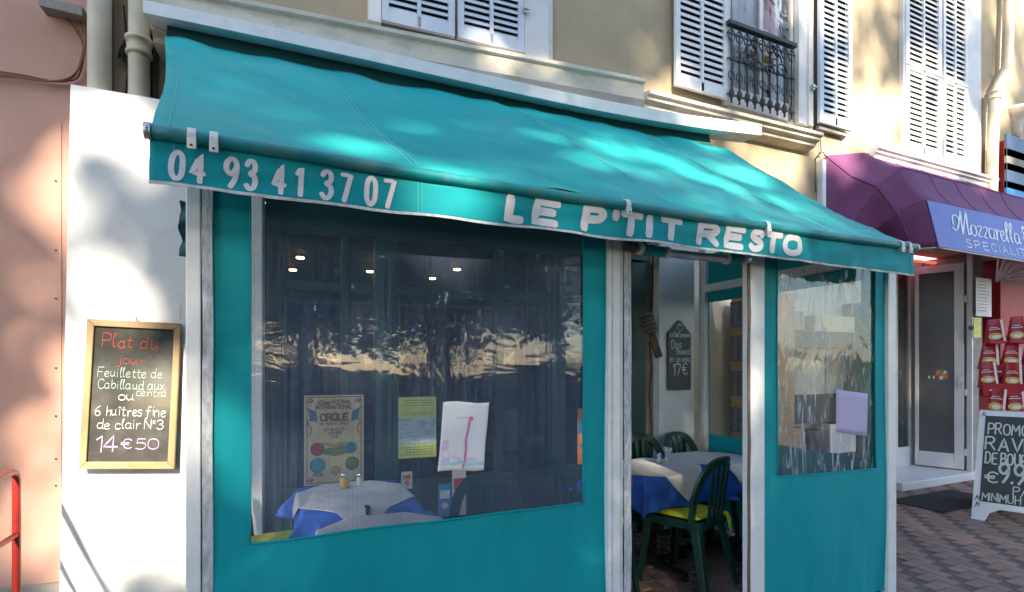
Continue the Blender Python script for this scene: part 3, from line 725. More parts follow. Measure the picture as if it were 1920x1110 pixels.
for k in range(12):
    a_, z_ = WL.uv(229 + rnd.uniform(-9, 9), 97 + rnd.uniform(-14, 18), .03); a2, z2 = WL.uv(229 + rnd.uniform(-9, 9), 97 + rnd.uniform(-14, 18), .04)
    b.tube([WL.pt(a_, .03, z_), WL.pt((a_ + a2) / 2, .05, (z_ + z2) / 2 + .02), WL.pt(a2, .035, z2)], .006, 5)
b.build('cable_knot', MATS['wire'], bld)
pts = []
for u_, v_ in ((1893, -60), (1892, 0), (1889, 95), (1888, 125), (1872, 160), (1864, 180), (1862, 240), (1860, 345), (1860, 420)):
    a_, z_ = WR.uv(u_, v_, .12); pts.append(WR.pt(a_, .12, z_))
pipe('rain_pipe', pts, .062, collars=(pts[5], ))
# white boxing in front of the pipes, left of the terrace
aw0, _ = WL.uv(118, 620, .22); aw1, zwt = WL.uv(492, 620, .22)
_, ztop0 = WL.uv(131, 157, .22); _, ztop1 = WL.uv(288, 181, .22)
b = MB(); b.hexa([WL.pt(aw0 - .02, .22, .0), WL.pt(aw1, .22, .0), WL.pt(aw1, .02, .0), WL.pt(aw0 - .02, .02, .0), WL.pt(aw0 + .035, .22, ztop0), WL.pt(aw1, .22, ztop0 - .02), WL.pt(aw1, .02, ztop0 - .02), WL.pt(aw0 + .035, .02, ztop0)])
boxing = b.build('boxing', MATS['panel_white'], bld, bevel=.004)
for (u0, v0, u1, v1) in ((318, 571, 338, 600),):
    a0, z1 = WL.uv(u0, v0, .22); a1, z0 = WL.uv(u1, v1, .22)
    b = MB(); b.fbox(WL, a0, a1, .2202, .224, z0, z1); b.build('access_plate', MATS['panel_white'], boxing)

# ------------------------------------------------------------------ restaurant shopfront under the terrace
aS1, _ = WL.uv(1212, 600, 0)
b = MB(); b.fbox(WL, aw1 + .002, aS1, -.08, 0, 2.45, 2.749); b.build('fascia', MATS['dark_green'], bld)
b = MB(); b.fbox(WL, aw1 + .002, aS1, -.08, -.01, .03, .55); b.build('stall_riser', MATS['dark_green'], bld)
for u0, u1, d1 in ((496, 530, .03), (640, 655, .0), (703, 748, .05), (930, 944, 0), (1035, 1062, .04), (1180, 1211, .05)):
    a0, _ = WL.uv(u0, 700, d1); a1, _ = WL.uv(u1, 700, d1)
    b = MB(); b.fbox(WL, a0, a1, -.1, d1, .02, 2.449); b.build('pillar', MATS['dark_green'], bld, bevel=.006)
for z0 in (.551, 2.05):
    b = MB(); b.fbox(WL, aw1 + .003, aS1 - .15, -.07, -.012, z0, z0 + .06); b.build('rail', MATS['dark_green'], bld)
b = MB(); b.fbox(WL, aw1 + .003, aS1 - .12, -.05, -.044, .56, 2.45); b.build('shop_window', MATS['glass'], bld)
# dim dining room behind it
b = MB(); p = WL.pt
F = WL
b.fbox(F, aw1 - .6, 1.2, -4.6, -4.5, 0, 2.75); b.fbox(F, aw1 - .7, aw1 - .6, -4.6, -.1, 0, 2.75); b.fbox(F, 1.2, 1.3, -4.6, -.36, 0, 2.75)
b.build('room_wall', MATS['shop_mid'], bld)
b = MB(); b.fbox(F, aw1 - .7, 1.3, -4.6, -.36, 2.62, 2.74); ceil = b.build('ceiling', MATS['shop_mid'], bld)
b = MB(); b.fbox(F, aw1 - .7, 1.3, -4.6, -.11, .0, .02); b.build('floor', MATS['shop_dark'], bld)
for u_, v_ in ((563, 482), (549, 505), (694, 508), (811, 521), (857, 504)):
    q = PZ(u_, v_, 2.6)
    b = MB(); b.lathe(q, [(.05, -.004), (.055, .0), (.055, .02)], 14); o = b.build('downlight', MATS['chrome'], ceil)
    b = MB(); b.lathe(q + Vector((0, 0, -.018)), [(.02, 0), (.038, .004), (.038, .013)], 14); b.build('bulb', MATS['lamp_warm'], o)
# white pier and cream strip at the right end of the shopfront
a0, _ = WL.uv(1211, 600, 0); a1, _ = WL.uv(1237, 600, 0)
b = MB(); b.fbox(WL, a0 + .002, a1 + .1, -.2, -.005, .02, 2.749); b.build('wall_strip', MATS['wall_cream'], bld)
q0 = PY(1236, 600, 3.72); q1 = PY(1302, 600, 3.72)
b = MB(); b.box(q0.x, q1.x, 3.72, 3.98, .02, 2.748); pier = b.build('pier', MATS['panel_white'], bld, bevel=.004)
# wall to the right of the terrace down to the ground, then the shop
aD0, _ = WR.uv(1660, 700, 0)
b = MB(); b.box(q1.x + .002, 5.55, 3.86, 4.2, .0, 2.7485); b.build('wall', MATS['wall_cream'], bld)

# ------------------------------------------------------------------ terrace frame
XS = 3.68                                   # side screen plane
fr = thing('terrace_pergola', (1.7, YF, 0), 'white metal post frame carrying the teal terrace screens', 'pergola')
def xF(u, Y=YF, v=700): return PY(u, v, Y).x
def post(u0, u1, Y0=YF, dep=.06, z1=2.2, m='white_paint', name='post', z0=0.0):
    b = MB(); b.box(xF(u0, Y0), xF(u1, Y0), Y0, Y0 + dep, z0, z1); return b.build(name, MATS[m], fr, bevel=.004)
p1 = post(348, 376); p2 = post(1140, 1168); p3 = post(1408, 1434); p4 = post(1666, 1681)
def strip(u0, u1, par, Y0=YF + .006, dep=.03, m='zip_strip'):
    b = MB(); b.grid(lambda s, t: (xF(u0, Y0) + (xF(u1, Y0) - xF(u0, Y0)) * s + .004 * noise.noise(Vector((t * 6, u0, 0))), Y0 - .004 * noise.noise(Vector((t * 9, u0, 4))), 2.14 * t), 2, 60)
    return b.build('zip_strip', MATS[m], par, solid=.006)
strip(379, 399, p1); strip(1170, 1183, p2); strip(1402, 1408, p3, m='rope')
b = MB(); b.box(xF(376.5), xF(378.5), YF + .012, YF + .05, 0, 2.15); b.build('groove', MATS['dark_hole'], p1)
for u_ in (1147, 1163):
    b = MB(); b.box(xF(u_), xF(u_ + 1.6), YF - .002, YF + .004, 0, 2.15); b.build('groove', MATS['zip_strip'], p2)
b = MB(); b.box(xF(348) - .02, XS, YF + .07, YF + .12, 2.165, 2.2); b.build('head_beam', MATS['white_paint'], fr, bevel=.004)
b = MB(); b.box(XS - .045, XS + .005, 3.70, 3.78, 0, 2.7); b.build('post', MATS['white_paint'], fr, bevel=.004)
q = PX(1300, 545, XS); zbm = PX(1350, 538, XS).z
b = MB(); b.box(XS - .05, XS + .004, YF + .1, 3.70, zbm - .035, zbm + .035); b.build('side_beam', MATS['white_paint'], fr, bevel=.004)
b = MB(); b.box(xF(348) - .01, xF(348) + .03, YF + .125, 3.60, 2.165, 2.199); b.build('side_beam', MATS['white_paint'], fr, bevel=.004)
# little green cloth tie hanging beside the first post
b = MB(); x_ = xF(345)
b.grid(lambda s, t: (x_ - .016 + .02 * s + .010 * noise.noise(Vector((t * 5, s, 2))), YF + .03 + .02 * math.sin(t * 11 + s), 2.08 - .2 * t), 3, 24)
tie = b.build('fabric_tie', MATS['shade_green'], solid=.004); tag(tie, 'ragged dark green cloth tie beside the left white post under the awning', 'cloth')

# ------------------------------------------------------------------ fabric screens with clear vinyl windows
def screen(name, x0, x1, wx0, wx1, wz0L, wz0R, wz1, label, fold, vin, Yb):
    """teal fabric x0..x1 with a window hole; lower edge may run askew"""
    t = thing(name, ((x0 + x1) / 2, Yb, 0), label, 'screen')
    def off(x, z):
        low = max(0.0, 1 - z / .95)
        return fold * (noise.noise(Vector((x * 3.2, z * .9, 1.7))) * (.5 + low) + .45 * noise.noise(Vector((x * 11, z * .8, 5.1))) * low) - .012 * low
    wb = lambda x: wz0L + (wz0R - wz0L) * (x - wx0) / (wx1 - wx0)
    def strip_(ax0, ax1, zl, zh, nx, nz):
        b.grid(lambda s, q: ((lambda x: (x, Yb + off(x, zl(x) + (zh(x) - zl(x)) * q), zl(x) + (zh(x) - zl(x)) * q))(ax0 + (ax1 - ax0) * s)), nx, nz)
    b = MB()
    strip_(x0, wx0, lambda x: .015, lambda x: 2.19, 5, 50)
    strip_(wx1, x1, lambda x: .015, lambda x: 2.19, 5, 50)
    strip_(wx0, wx1, lambda x: .015, wb, 60, 40)
    strip_(wx0, wx1, lambda x: wz1, lambda x: 2.19, 20, 2)
    fab = b.build('fabric', MATS['teal_fabric'], t, smooth=True)
    # seam welts round the window
    b = MB(); e = .012
    def P_(x, z): return Vector((x, Yb + off(x, z) - .003, z))
    for pts in ([P_(wx0 + (wx1 - wx0) * i / 40, wb(wx0 + (wx1 - wx0) * i / 40) - .004) for i in range(41)],
                [P_(wx0 - .004, wb(wx0) + (wz1 - wb(wx0)) * i / 20) for i in range(21)], [P_(wx1 + .004, wb(wx1) + (wz1 - wb(wx1)) * i / 20) for i in range(21)]):
        b.tube(pts, .0035, 5)
    b.build('welt', MATS['teal_fabric'], fab, smooth=True)
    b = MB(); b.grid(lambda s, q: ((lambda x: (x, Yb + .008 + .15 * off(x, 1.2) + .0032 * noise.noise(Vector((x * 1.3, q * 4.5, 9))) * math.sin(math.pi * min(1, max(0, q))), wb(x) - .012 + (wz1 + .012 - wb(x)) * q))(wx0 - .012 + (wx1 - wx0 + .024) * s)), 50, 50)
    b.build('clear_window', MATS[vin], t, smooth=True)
    return t, fab, off
wz = lambda u, v: PY(u, v, YF + .02).z
scr, fab, foff = screen('terrace_screen', xF(397) - .004, xF(1141), xF(471), xF(1097), wz(471, 1016), wz(1097, 941), 2.165,
       'wide teal fabric terrace screen with a big clear vinyl window', .034, 'vinyl', YF + .02)
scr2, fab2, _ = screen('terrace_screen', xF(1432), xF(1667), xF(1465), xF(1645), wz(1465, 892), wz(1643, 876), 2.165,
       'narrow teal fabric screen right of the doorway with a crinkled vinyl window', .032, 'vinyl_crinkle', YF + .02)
# side screen closing the right end
sd = thing('side_screen', (XS, 2.9, 0), 'teal side screen with clear window behind the doorway, beside the white pier', 'screen')
z_wt = PX(1340, 566, XS).z; z_wb = PX(1360, 818, XS).z
y0_, y1_ = YF + .06, 3.69; yw1 = PX(1325, 700, XS).y; yw0 = YF + .2
b = MB()
def sg(ya, yb, za, zb, ny, nz):
    def g(s, t):
        y = ya + (yb - ya) * s; zt_ = min(zb, 2.16 + max(0, y - 2.1) * .5); z = za + (zt_ - za) * t
        return (XS + .01 * noise.noise(Vector((3, y * 3, z * 1.2))), y, z)
    b.grid(g, ny, nz)
sg(y0_, yw0, .02, 2.55, 4, 30); sg(yw1, y1_, .02, 2.55, 4, 30); sg(yw0, yw1, .02, z_wb, 24, 14); sg(yw0, yw1, z_wt, 2.55, 24, 10)
b.build('fabric', MATS['teal_fabric'], sd, smooth=True)
b = MB(); b.grid(lambda s, t: (XS + .006 + .006 * noise.noise(Vector((s * 4, t * 4, 2))), yw0 - .01 + (yw1 - yw0 + .02) * s, z_wb - .01 + (z_wt - z_wb + .02) * t), 20, 20)
b.build('clear_window', MATS['vinyl_side'], sd, smooth=True)

# rolled-up door screen under the valance
pA = PY(1166, 461, YF + .01); pB = PY(1404, 487, YF + .01)
rl = thing('rolled_screen', (pA + pB) / 2, 'rolled up clear vinyl door screen strapped above the doorway', 'rolled screen')
def rp(s): return pA + (pB - pA) * s + Vector((0, .0, -.012 * math.sin(math.pi * s)))
b = MB(); b.tube([rp(i / 30) for i in range(31)], .024, 14, rs=[.020 + .004 * noise.noise(Vector((i * .4, 0, 0))) + .002 for i in range(31)]); b.build('roll', MATS['roll_vinyl'], rl, smooth=True)
for s0, s1, m in ((0, .10, 'rope'), (.14, .30, 'teal_plain'), (.80, .93, 'teal_plain')):
    b = MB(); n = 8; b.tube([rp(s0 + (s1 - s0) * i / n) for i in range(n + 1)], .028, 14, rs=[.027 + .003 * math.sin(i * 2.1) for i in range(n + 1)]); b.build('fabric_end', MATS[m], rl, smooth=True)
for s in (.115, .31, .79, .945):
    b = MB(); b.tube([rp(s), rp(s + .022)], .031, 14); b.build('strap', MATS['white_paint'], rl, smooth=True)

# ------------------------------------------------------------------ the teal awning
BL = PY(281, 240, YV); BR = PY(1712, 461, YV)
zb_ = (BL.z + BR.z) / 2
TL_a, TL_z = WL.uv(309, 62, .36); TR_a, TR_z = WL.uv(1362, 273, .40)
TL_z -= .025; TR_z -= .02
TL = WL.pt(TL_a, .36, TL_z); TR = WL.pt(TR_a, .40, TR_z)
aw = thing('awning', ((BL + BR) / 2).to_tuple()[:2] + (0,), 'teal fabric awning lettered with a phone number and restaurant name', 'awning')
SEAMS = (.215, .53, .815)
def can(s, t, out=0.0):
    """canopy: s along, t from the front bar up to the wall"""
    p = BL.lerp(BR, s).lerp(TL.lerp(TR, s), t)
    sag = -.055 * math.sin(math.pi * t) * (.8 + .3 * math.sin(s * 9))
    rip = .016 * noise.noise(Vector((s * 9 + t * 2.5, t * 1.2, 0))) + .009 * noise.noise(Vector((s * 26 + t * 9, t * 1.2, 7))) + .012 * max(0, s - .5) * noise.noise(Vector((s * 46 + t * 22, t * .8, 3)))
    rip += sum(.014 * math.exp(-((s - q) / .012) ** 2) * math.sin(math.pi * t) for q in SEAMS)
    rip += .022 * t ** 3 * noise.noise(Vector((s * 14, 0, 3)))
    edge = .02 * math.sin(math.pi * t) * (1 - s) ** 14
    return p + Vector((edge + .004, -.6, .8)) * 0 + Vector((edge, -.6 * (sag * 0 + rip + out), .8 * (rip + out) + sag))
b = MB(); b.grid(lambda s, t: can(s, t), 160, 36); canopy = b.build('canopy', MATS['canopy_fabric'], aw, smooth=True, solid=.0015)
for q in SEAMS:
    b = MB()
    for dq in (-.003, .003): b.tube([can(q + dq, t / 30, .002) for t in range(1, 31)], .0024, 4)
    b.build('seam', MATS['teal_seam'], canopy, smooth=True)
for q in (.012, .99):
    b = MB(); b.tube([can(q, t / 30, .002) for t in range(1, 31)], .0016, 4); b.build('seam', MATS['teal_seam'], canopy, smooth=True)
# front bar, sleeve of fabric round it
def barp(s): return BL.lerp(BR, s) + Vector((0, -.006, -.012 + .012 * math.sin(math.pi * s) * -1))
b = MB(); b.tube([barp(i / 60) for i in range(61)], .0235, 16, rs=[.0235 + .0012 * noise.noise(Vector((i * .5, 1, 0))) for i in range(61)]); bar = b.build('front_bar', MATS['bar_teal'], aw, smooth=True)
d_ = (BR - BL).normalized()
b = MB(); b.tube([BL - d_ * .013 + Vector((0, -.006, -.012)), BL + d_ * .005 + Vector((0, -.006, -.012))], .0262, 16); b.tube([BR + Vector((0, -.006, -.012)), BR + d_ * .02 + Vector((0, -.006, -.012))], .0245, 16); b.build('end_cap', MATS['alu'], bar, smooth=True)
def clip(u, v):
    x_ = PY(u, v, YV).x; s = (x_ - BL.x) / (BR.x - BL.x); c = barp(s)
    b = MB(); prof = []
    for k in range(-2, 13):
        a = R(-60 + k * 22); prof.append((math.cos(a) * .030, math.sin(a) * .030))
    vs = []; n = len(prof)
    for sx in (-.0125, .0125):
        for rr in (1.0, .86):
            vs += [c + d_ * sx + Vector((0, -py * rr, pz * rr)) for py, pz in prof]
    fs = []
    for i in range(n - 1):
        fs += [(i, i + 1, 2 * n + i + 1, 2 * n + i), (n + i, 3 * n + i, 3 * n + i + 1, n + i + 1), (i, n + i, n + i + 1, i + 1), (2 * n + i, 2 * n + i + 1, 3 * n + i + 1, 3 * n + i)]
    b.add(vs, fs)
    b.box(c.x - .0125, c.x + .0125, c.y - .033, c.y - .024, c.z - .046, c.z - .012)
    o = b.build('clip', MATS['clip_plastic'], bar, bevel=.002)
    b = MB(); b.box(c.x - .004, c.x + .004, c.y - .0345, c.y - .032, c.z - .038, c.z - .032); b.build('clip', MATS['dark_hole'], bar)
for u_, v_ in ((362, 254), (403, 263), (1171, 378), (1432, 418), (1683, 458), (1697, 461)): clip(u_, v_)
# valance with wavy lower edge
VT_L, VT_R = BL + Vector((0, -.004, -.035)), BR + Vector((0, -.004, -.035))
zlo_L = PY(284, 344, YV).z; zlo_R = PY(1712, 517, YV).z
def val(s, h, out=0.0):
    """valance: s along, h down from the bar (0) to the hem (1)"""
    top = VT_L.lerp(VT_R, s); zl = zlo_L + (zlo_R - zlo_L) * s + .006 * noise.noise(Vector((s * 13, 0, 5))) + .006 * math.sin(math.pi * s)
    w = .016 * h * noise.noise(Vector((s * 15, h * .8, 2))) + .007 * h * noise.noise(Vector((s * 43, h * .8, 8))) + .010 * noise.noise(Vector((s * 8 + h * 2.0, h * 2.2, 4))) * (1 - h * .5)
    z = top.z - .010 * (1 - h) * max(0, noise.noise(Vector((s * 24, 0, 1)))) + (zl - top.z) * h
    return Vector((top.x, top.y + w - out, z))
b = MB(); b.grid(lambda s, t: val(s, 1 - t), 240, 10); va = b.build('valance', MATS['teal_fabric'], aw, smooth=True, solid=.0012)
b = MB(); b.grid(lambda s, t: val(s, 1.0 - .075 * t + .03, .003), 240, 1); b.build('hem', MATS['hem'], va, solid=.003)
for s_ in (.016, .2125, .2165, .99):
    b = MB(); b.tube([val(s_, k / 8, .0018) for k in range(9)], .0011, 4); b.build('stitching', MATS['teal_seam'], va)
def sv(u): return (PY(u, 400, YV).x - BL.x) / (BR.x - BL.x)
LEN = BR.x - BL.x; VH = VT_L.z - zlo_L
def vfn(a, b_, out): return val(a, 1 - b_ / VH, out)       # a in s units, b metres above hem
def big(ch, u0, u1, h0, h1, wt, slant, nm='letter'):
    s0, s1 = sv(u0), sv(u1); H = (h1 - h0) * VH; th = wt * H
    g = glyph(ch); gw = max(gwidth(ch), 1e-3)
    b = MB()
    for k, (pts, cu) in enumerate(g):
        ins = th / 2
        w_ = max((s1 - s0) * LEN - th - abs(slant) * H, .0)
        q = []
        for px, py in pts:
            yy = ins + py / 10 * (H - th)
            xx = ins + (px / gw if gw > .5 else 0) * w_ + slant * yy
            q.append((xx, h0 * VH + yy))
        ribbon(b, q, th, lambda a, c, o: val(s0 + a / LEN, 1 - c / VH, o), .0030 + .0004 * k, nib=.12, nang=.1)
    return b.build(nm, MATS['letter_white'], va)
for ch, u0, u1, v0 in (('0', 315, 351, 0), ('4', 354, 391, 0), ('9', 416, 451, 0), ('3', 455, 486, 0), ('4', 507, 541, 0), ('1', 549, 571, 0), ('3', 597, 628, 0), ('7', 634, 663, 0), ('0', 681, 710, 0), ('7', 715, 744, 0)):
    f = (u0 - 315) / 430
    big(ch, u0, u1, .08 - .01 * f, .84 + .08 * f, .155, .05, 'digit')
for ch, u0, u1 in (('L', 944, 988), ('E', 994, 1052), ('P', 1088, 1136), ("'", 1143, 1160), ('T', 1157, 1205), ('I', 1208, 1231), ('T', 1233, 1279), ('R', 1305, 1350), ('E', 1355, 1395), ('S', 1401, 1430), ('T', 1427, 1465), ('O', 1465, 1502)):
    f = (u0 - 944) / 560
    big(ch, u0 - 2, u1 + 2, .06 + .05 * f, .97 + .02 * f, .31, .15)
# dark boxed recess the canopy hangs from
b = MB()
for s0 in range(12):
    a_ = s0 / 12; c_ = (s0 + 1) / 12
    pa, pc = TL.lerp(TR, a_), TL.lerp(TR, c_)
    if s0 == 11: pc = pa.lerp(pc, .6)
    n_ = -WL.n
    b.hexa([pa + n_ * .012 + Vector((0, 0, -.05)), pc + n_ * .012 + Vector((0, 0, -.05)), pc + n_ * .2 + Vector((0, 0, -.05)), pa + n_ * .2 + Vector((0, 0, -.05)),
            pa + n_ * .06 + Vector((0, 0, .13)), pc + n_ * .06 + Vector((0, 0, .13)), pc + n_ * .2 + Vector((0, 0, .13)), pa + n_ * .2 + Vector((0, 0, .13))])
b.build('cassette', MATS['shade_green'], aw)
# folding arms under the canopy
for s in (.06, .93):
    e = barp(s) + Vector((0, .03, .0)); w_ = TL.lerp(TR, s) + Vector((0, .1, -.32)); k_ = e.lerp(w_, .5) + Vector((.18 if s < .5 else -.18, 0, -.02))
    b = MB(); b.tube([e, k_], .014, 10); b.tube([k_, w_], .017, 10); b.build('arm', MATS['white_paint'], aw, smooth=True)

# ------------------------------------------------------------------ green resin chairs
def make_chair():
    t = thing('resin_chair', (0, 0, 0), 'chair', 'chair', 'dark green resin chairs', local=True)
    M_ = MATS['chair_resin']
    # seat: rounded, slightly dished, front at -y, back at +y
    b = MB()
    def seat(s, q):
        x = (s - .5) * .43; y = (q - .5) * .42
        k = 1 - .18 * q
        z = .44 - .012 * math.cos((s - .5) * math.pi) * math.sin(math.pi * q) + (-.022 * (1 - q) ** 6)
        e = abs(s - .5) * 2
        return (x * k, y * (1 - .06 * e ** 4), z - .02 * e ** 10)
    b.grid(seat, 18, 14)
    st = b.build('seat', M_, t, smooth=True, solid=.012, local=True)
    b = MB()
    for sx in (-1, 1): b.bar((sx * .205, -.2, .425), (sx * .172, .2, .425), .016, .05)
    b.bar((-.205, -.2, .425), (.205, -.2, .425), .016, .05); b.bar((-.17, .2, .425), (.17, .2, .425), .016, .05)
    b.build('apron', M_, st, local=True)
    # backrest: arched frame and slats, leaning back
    b = MB(); n = 28; vs = []
    lean = lambda z: .205 + (z - .40) * .08 + .10 * max(0, (z - .62))
    arc = []
    for i in range(n + 1):
        a = math.pi * i / n
        c, s_ = math.cos(a), math.sin(a)
        x = -.212 * math.copysign(abs(c) ** .62, c); z = .40 + (.45) * min(1, abs(s_) ** .62 * 1.0)
        arc.append((x, z))
    for x, z in arc:
        y = lean(z) - .05 * (1 - (abs(x) / .22) ** 2) * 0 
        cx = x * .80
        wrap = -.06 * (abs(x) / .212) ** 2.5
        for (k, dy) in ((1.0, -.009), (1.0, .012), (.74, .012), (.74, -.009)):
            zz = .40 + (z - .40) * (k if k == 1 else .88)
            vs.append((x * k, y + dy + wrap, zz))
    fs = []
    for i in range(n):
        for k in range(4): fs.append((i * 4 + k, i * 4 + 4 + k, i * 4 + 4 + (k + 1) % 4, i * 4 + (k + 1) % 4))
    fs += [(0, 1, 2, 3), (n * 4 + 3, n * 4 + 2, n * 4 + 1, n * 4)]
    b.add(vs, fs)
    bk = b.build('backrest', M_, t, smooth=False, local=True, bevel=.004)
    for i in range(4):
        x = (i - 1.5) * .062
        b = MB(); z1 = .825 - .02 * abs(i - 1.5)
        b.bar((x * .86, lean(.43), .43), (x * 1.05, lean(z1) , z1), .030, .010, up=(0, 1, 0)); b.build('slat', M_, bk, local=True)
    for sx in (-1, 1):
        for fy in (-1, 1):
            b = MB()
            top = Vector((sx * (.195 if fy < 0 else .172), fy * .185, .43)); bot = Vector((sx * (.225 if fy < 0 else .215), -.225 if fy < 0 else .27, .0))
            up = Vector((0, 1, 0))
            for (w0, w1, ax) in ((.060, .040, 0), (.060, .040, 1)):
                d0 = Vector((w0, .012, 0)) if ax == 0 else Vector((.012, w0, 0)); d1 = Vector((w1, .010, 0)) if ax == 0 else Vector((.010, w1, 0))
                s_ = Vector((-sx, -fy, 0))
                f = lambda p, d: [Vector((p.x, p.y, p.z)), Vector((p.x + s_.x * d.x, p.y, p.z)), Vector((p.x + s_.x * d.x, p.y + s_.y * d.y, p.z)), Vector((p.x, p.y + s_.y * d.y, p.z))]
                A = f(bot, d1); B = f(top, d0)
                if ax == 1: A = [a + Vector((sx * .0008, fy * .0008, 0)) for a in A]; B = [a + Vector((sx * .0008, fy * .0008, -.001)) for a in B]
                b.hexa(A + B)
            b.build('leg', M_, t, local=True, bevel=.003)
    return t
chair0 = make_chair(); _used = [False]
def chair(x, y, rz, label):
    o = chair0 if not _used[0] else copy_tree(chair0)
    _used[0] = True
    o.location = (x, y, .004); o.rotation_euler = (0, 0, rz); o.scale = (1.04, 1.04, 1.06); o['label'] = label
    return o
def cushion(x, y, rz, label, cut=True):
    t = thing('seat_cushion', (x, y, .480), label, 'cushion', 'yellow seat cushions', local=True); t.rotation_euler = (0, 0, rz)
    b = MB()
    def top(s, q, sg):
        X = (s - .5) * 2; Y = (q - .5) * 2
        e = max(0, (1 - abs(X) ** 4) * (1 - abs(Y) ** 4)) ** .45
        return (X * .20 * (1 - .06 * Y * Y - .12 * max(0, Y)), Y * .20 * (1 - .05 * X * X), .018 + sg * .020 * e + (.004 * noise.noise(Vector((X * 3, Y * 3, x))) if sg > 0 else 0))
    b.grid(lambda s, q: top(s, q, 1), 16, 16); b.grid(lambda s, q: top(1 - s, q, -1), 16, 16)
    b.build('pad', MATS['cushion'], t, smooth=True, local=True)
    b = MB()
    for sx in (-1,):
        b.tube([(sx * .15, .19, .02), (sx * .165, .225, .015), (sx * .165, .245, -.03), (sx * .17, .25, -.11)], .008, 6); b.tube([(sx * .15, .19, .02), (sx * .14, .235, -.0), (sx * .145, .25, -.05), (sx * .15, .25, -.085)], .007, 6)
        b.tube([(sx * .165, .24, -.025 + k * .006) for k in range(3)], .012, 6)
    b.build('tie', MATS['cushion'], t, smooth=True, local=True)
    return t

# ------------------------------------------------------------------ tables with their cloths
def table(x, y, wx, wy, rz, label):
    t = thing('bistro_table', (x, y, 0), label, 'table', 'dining tables', local=True); t.rotation_euler = (0, 0, rz)
    b = MB(); b.box(-wx, wx, -wy, wy, .705, .735); b.build('table_top', MATS['shop_mid'], t, local=True, bevel=.006)
    b = MB(); b.tube([(0, 0, .06), (0, 0, .70)], .032, 12); b.build('column', MATS['black_metal'], t, local=True, smooth=True)
    b = MB()
    for a in (0, 90):
        d = Vector((math.cos(R(a)), math.sin(R(a)), 0))
        b.bar(d * -.33 + Vector((0, 0, .045 + .001 * a / 90)), d * .33 + Vector((0, 0, .045 + .001 * a / 90)), .05, .03)
        for s in (-1, 1): b.bar(d * .31 * s + Vector((0, 0, .004)), d * .31 * s + Vector((0, 0, .034)), .05, .05)
    b.build('foot', MATS['black_metal'], t, local=True, bevel=.004)
    return t
def cloth(name, x, y, wx, wy, rz, half, turn, z, m, label, grp, flare, seed, e):
    """square cloth laid on the table top and hanging over its edges"""
    hx, hy = half if isinstance(half, tuple) else (half, half)
    ct, sn = math.cos(turn), math.sin(turn)
    b = MB()
    def f(s, q):
        a0 = (s - .5) * 2 * hx; c0 = (q - .5) * 2 * hy
        a = a0 * ct - c0 * sn; c = a0 * sn + c0 * ct
        ax = max(-wx - e, min(wx + e, a)); cy = max(-wy - e, min(wy + e, c))
        dx = abs(a) - wx - e; dy = abs(c) - wy - e
        dx = max(dx, 0); dy = max(dy, 0)
        drop = max(dx, dy); mn = min(dx, dy)
        sx = math.copysign(1, a); sy = math.copysign(1, c)
        wv = .020 * drop / .2 * math.sin(a * 19 + seed) + .016 * drop / .2 * math.sin(c * 21 + seed * 2)
        X = ax + sx * ((dx * flare if dx > 0 else 0) + (mn * .55 if mn > 0 else 0)) + (sx * wv if dx > 0 else 0)
        Y = cy + sy * ((dy * flare if dy > 0 else 0) + (mn * .55 if mn > 0 else 0)) + (sy * wv if dy > 0 else 0)
        Z = z - drop + (.008 * abs(noise.noise(Vector((a * 5, c * 5, seed)))) + .002 if drop == 0 else .004 * math.exp(-drop * 40)) 
        return (X, Y, Z)
    b.grid(f, 56, 56)
    o = b.build(name, MATS[m], None, smooth=True, solid=.0015, local=True)
    o.location = (x, y, 0); o.rotation_euler = (0, 0, rz)
    tag(o, label, 'tablecloth', grp)
    return o
def laid_table(x, y, wx, wy, rz, where, seed, hw, hb=.17):
    table(x, y, wx, wy, rz, 'dining table under blue and pale cloths ' + where)
    cloth('blue_tablecloth', x, y, wx, wy, rz, (wx + hb, wy + hb), 0, .7375, 'cloth_blue', 'blue cloth hanging from the table ' + where, 'blue tablecloths', .16, seed, .010)
    cloth('paper_tablecloth', x, y, wx, wy, rz, hw, R(45), .743, 'cloth_paper', 'pale cloth over blue on the table ' + where, 'pale top cloths', .20, seed, .022)
laid_table(2.55, 3.12, .34, .29, R(4), 'seen through the doorway', 1.0, .345, .22)
laid_table(3.22, 3.22, .29, .28, R(0), 'at the right, behind the doorway chair', 4.0, .315, .22)
laid_table(.40, 3.15, .29, .33, R(0), 'below the circus poster', 2.0, .345, .2)
laid_table(.44, 2.44, .27, .22, R(-2), 'nearest the big vinyl window', 3.0, .265, .13)
chair(2.575, 2.81, R(198), 'dark green slatted chair with its back to the doorway'); cushion(2.575, 2.81, R(198), 'yellow cushion tied to the chair with its back to the doorway')
chair(3.30, 3.42, R(6), 'dark green chair against the white pier, second from left behind the table')
chair(2.84, 3.42, R(-6), 'dark green chair half hidden behind the left door post, at the back')
chair(1.84, 2.86, R(118), 'dark green chair at the left end of the doorway table'); cushion(1.84, 2.86, R(118), 'yellow cushion on the chair left of the doorway table')
chair(1.12, 2.98, R(170), 'dark green chair in shade to the right of the circus poster table')
chair(.0, 3.22, R(88), 'dark green chair at the left edge of the vinyl window'); cushion(.0, 3.22, R(88), 'yellow cushion at the lower left corner of the vinyl window')
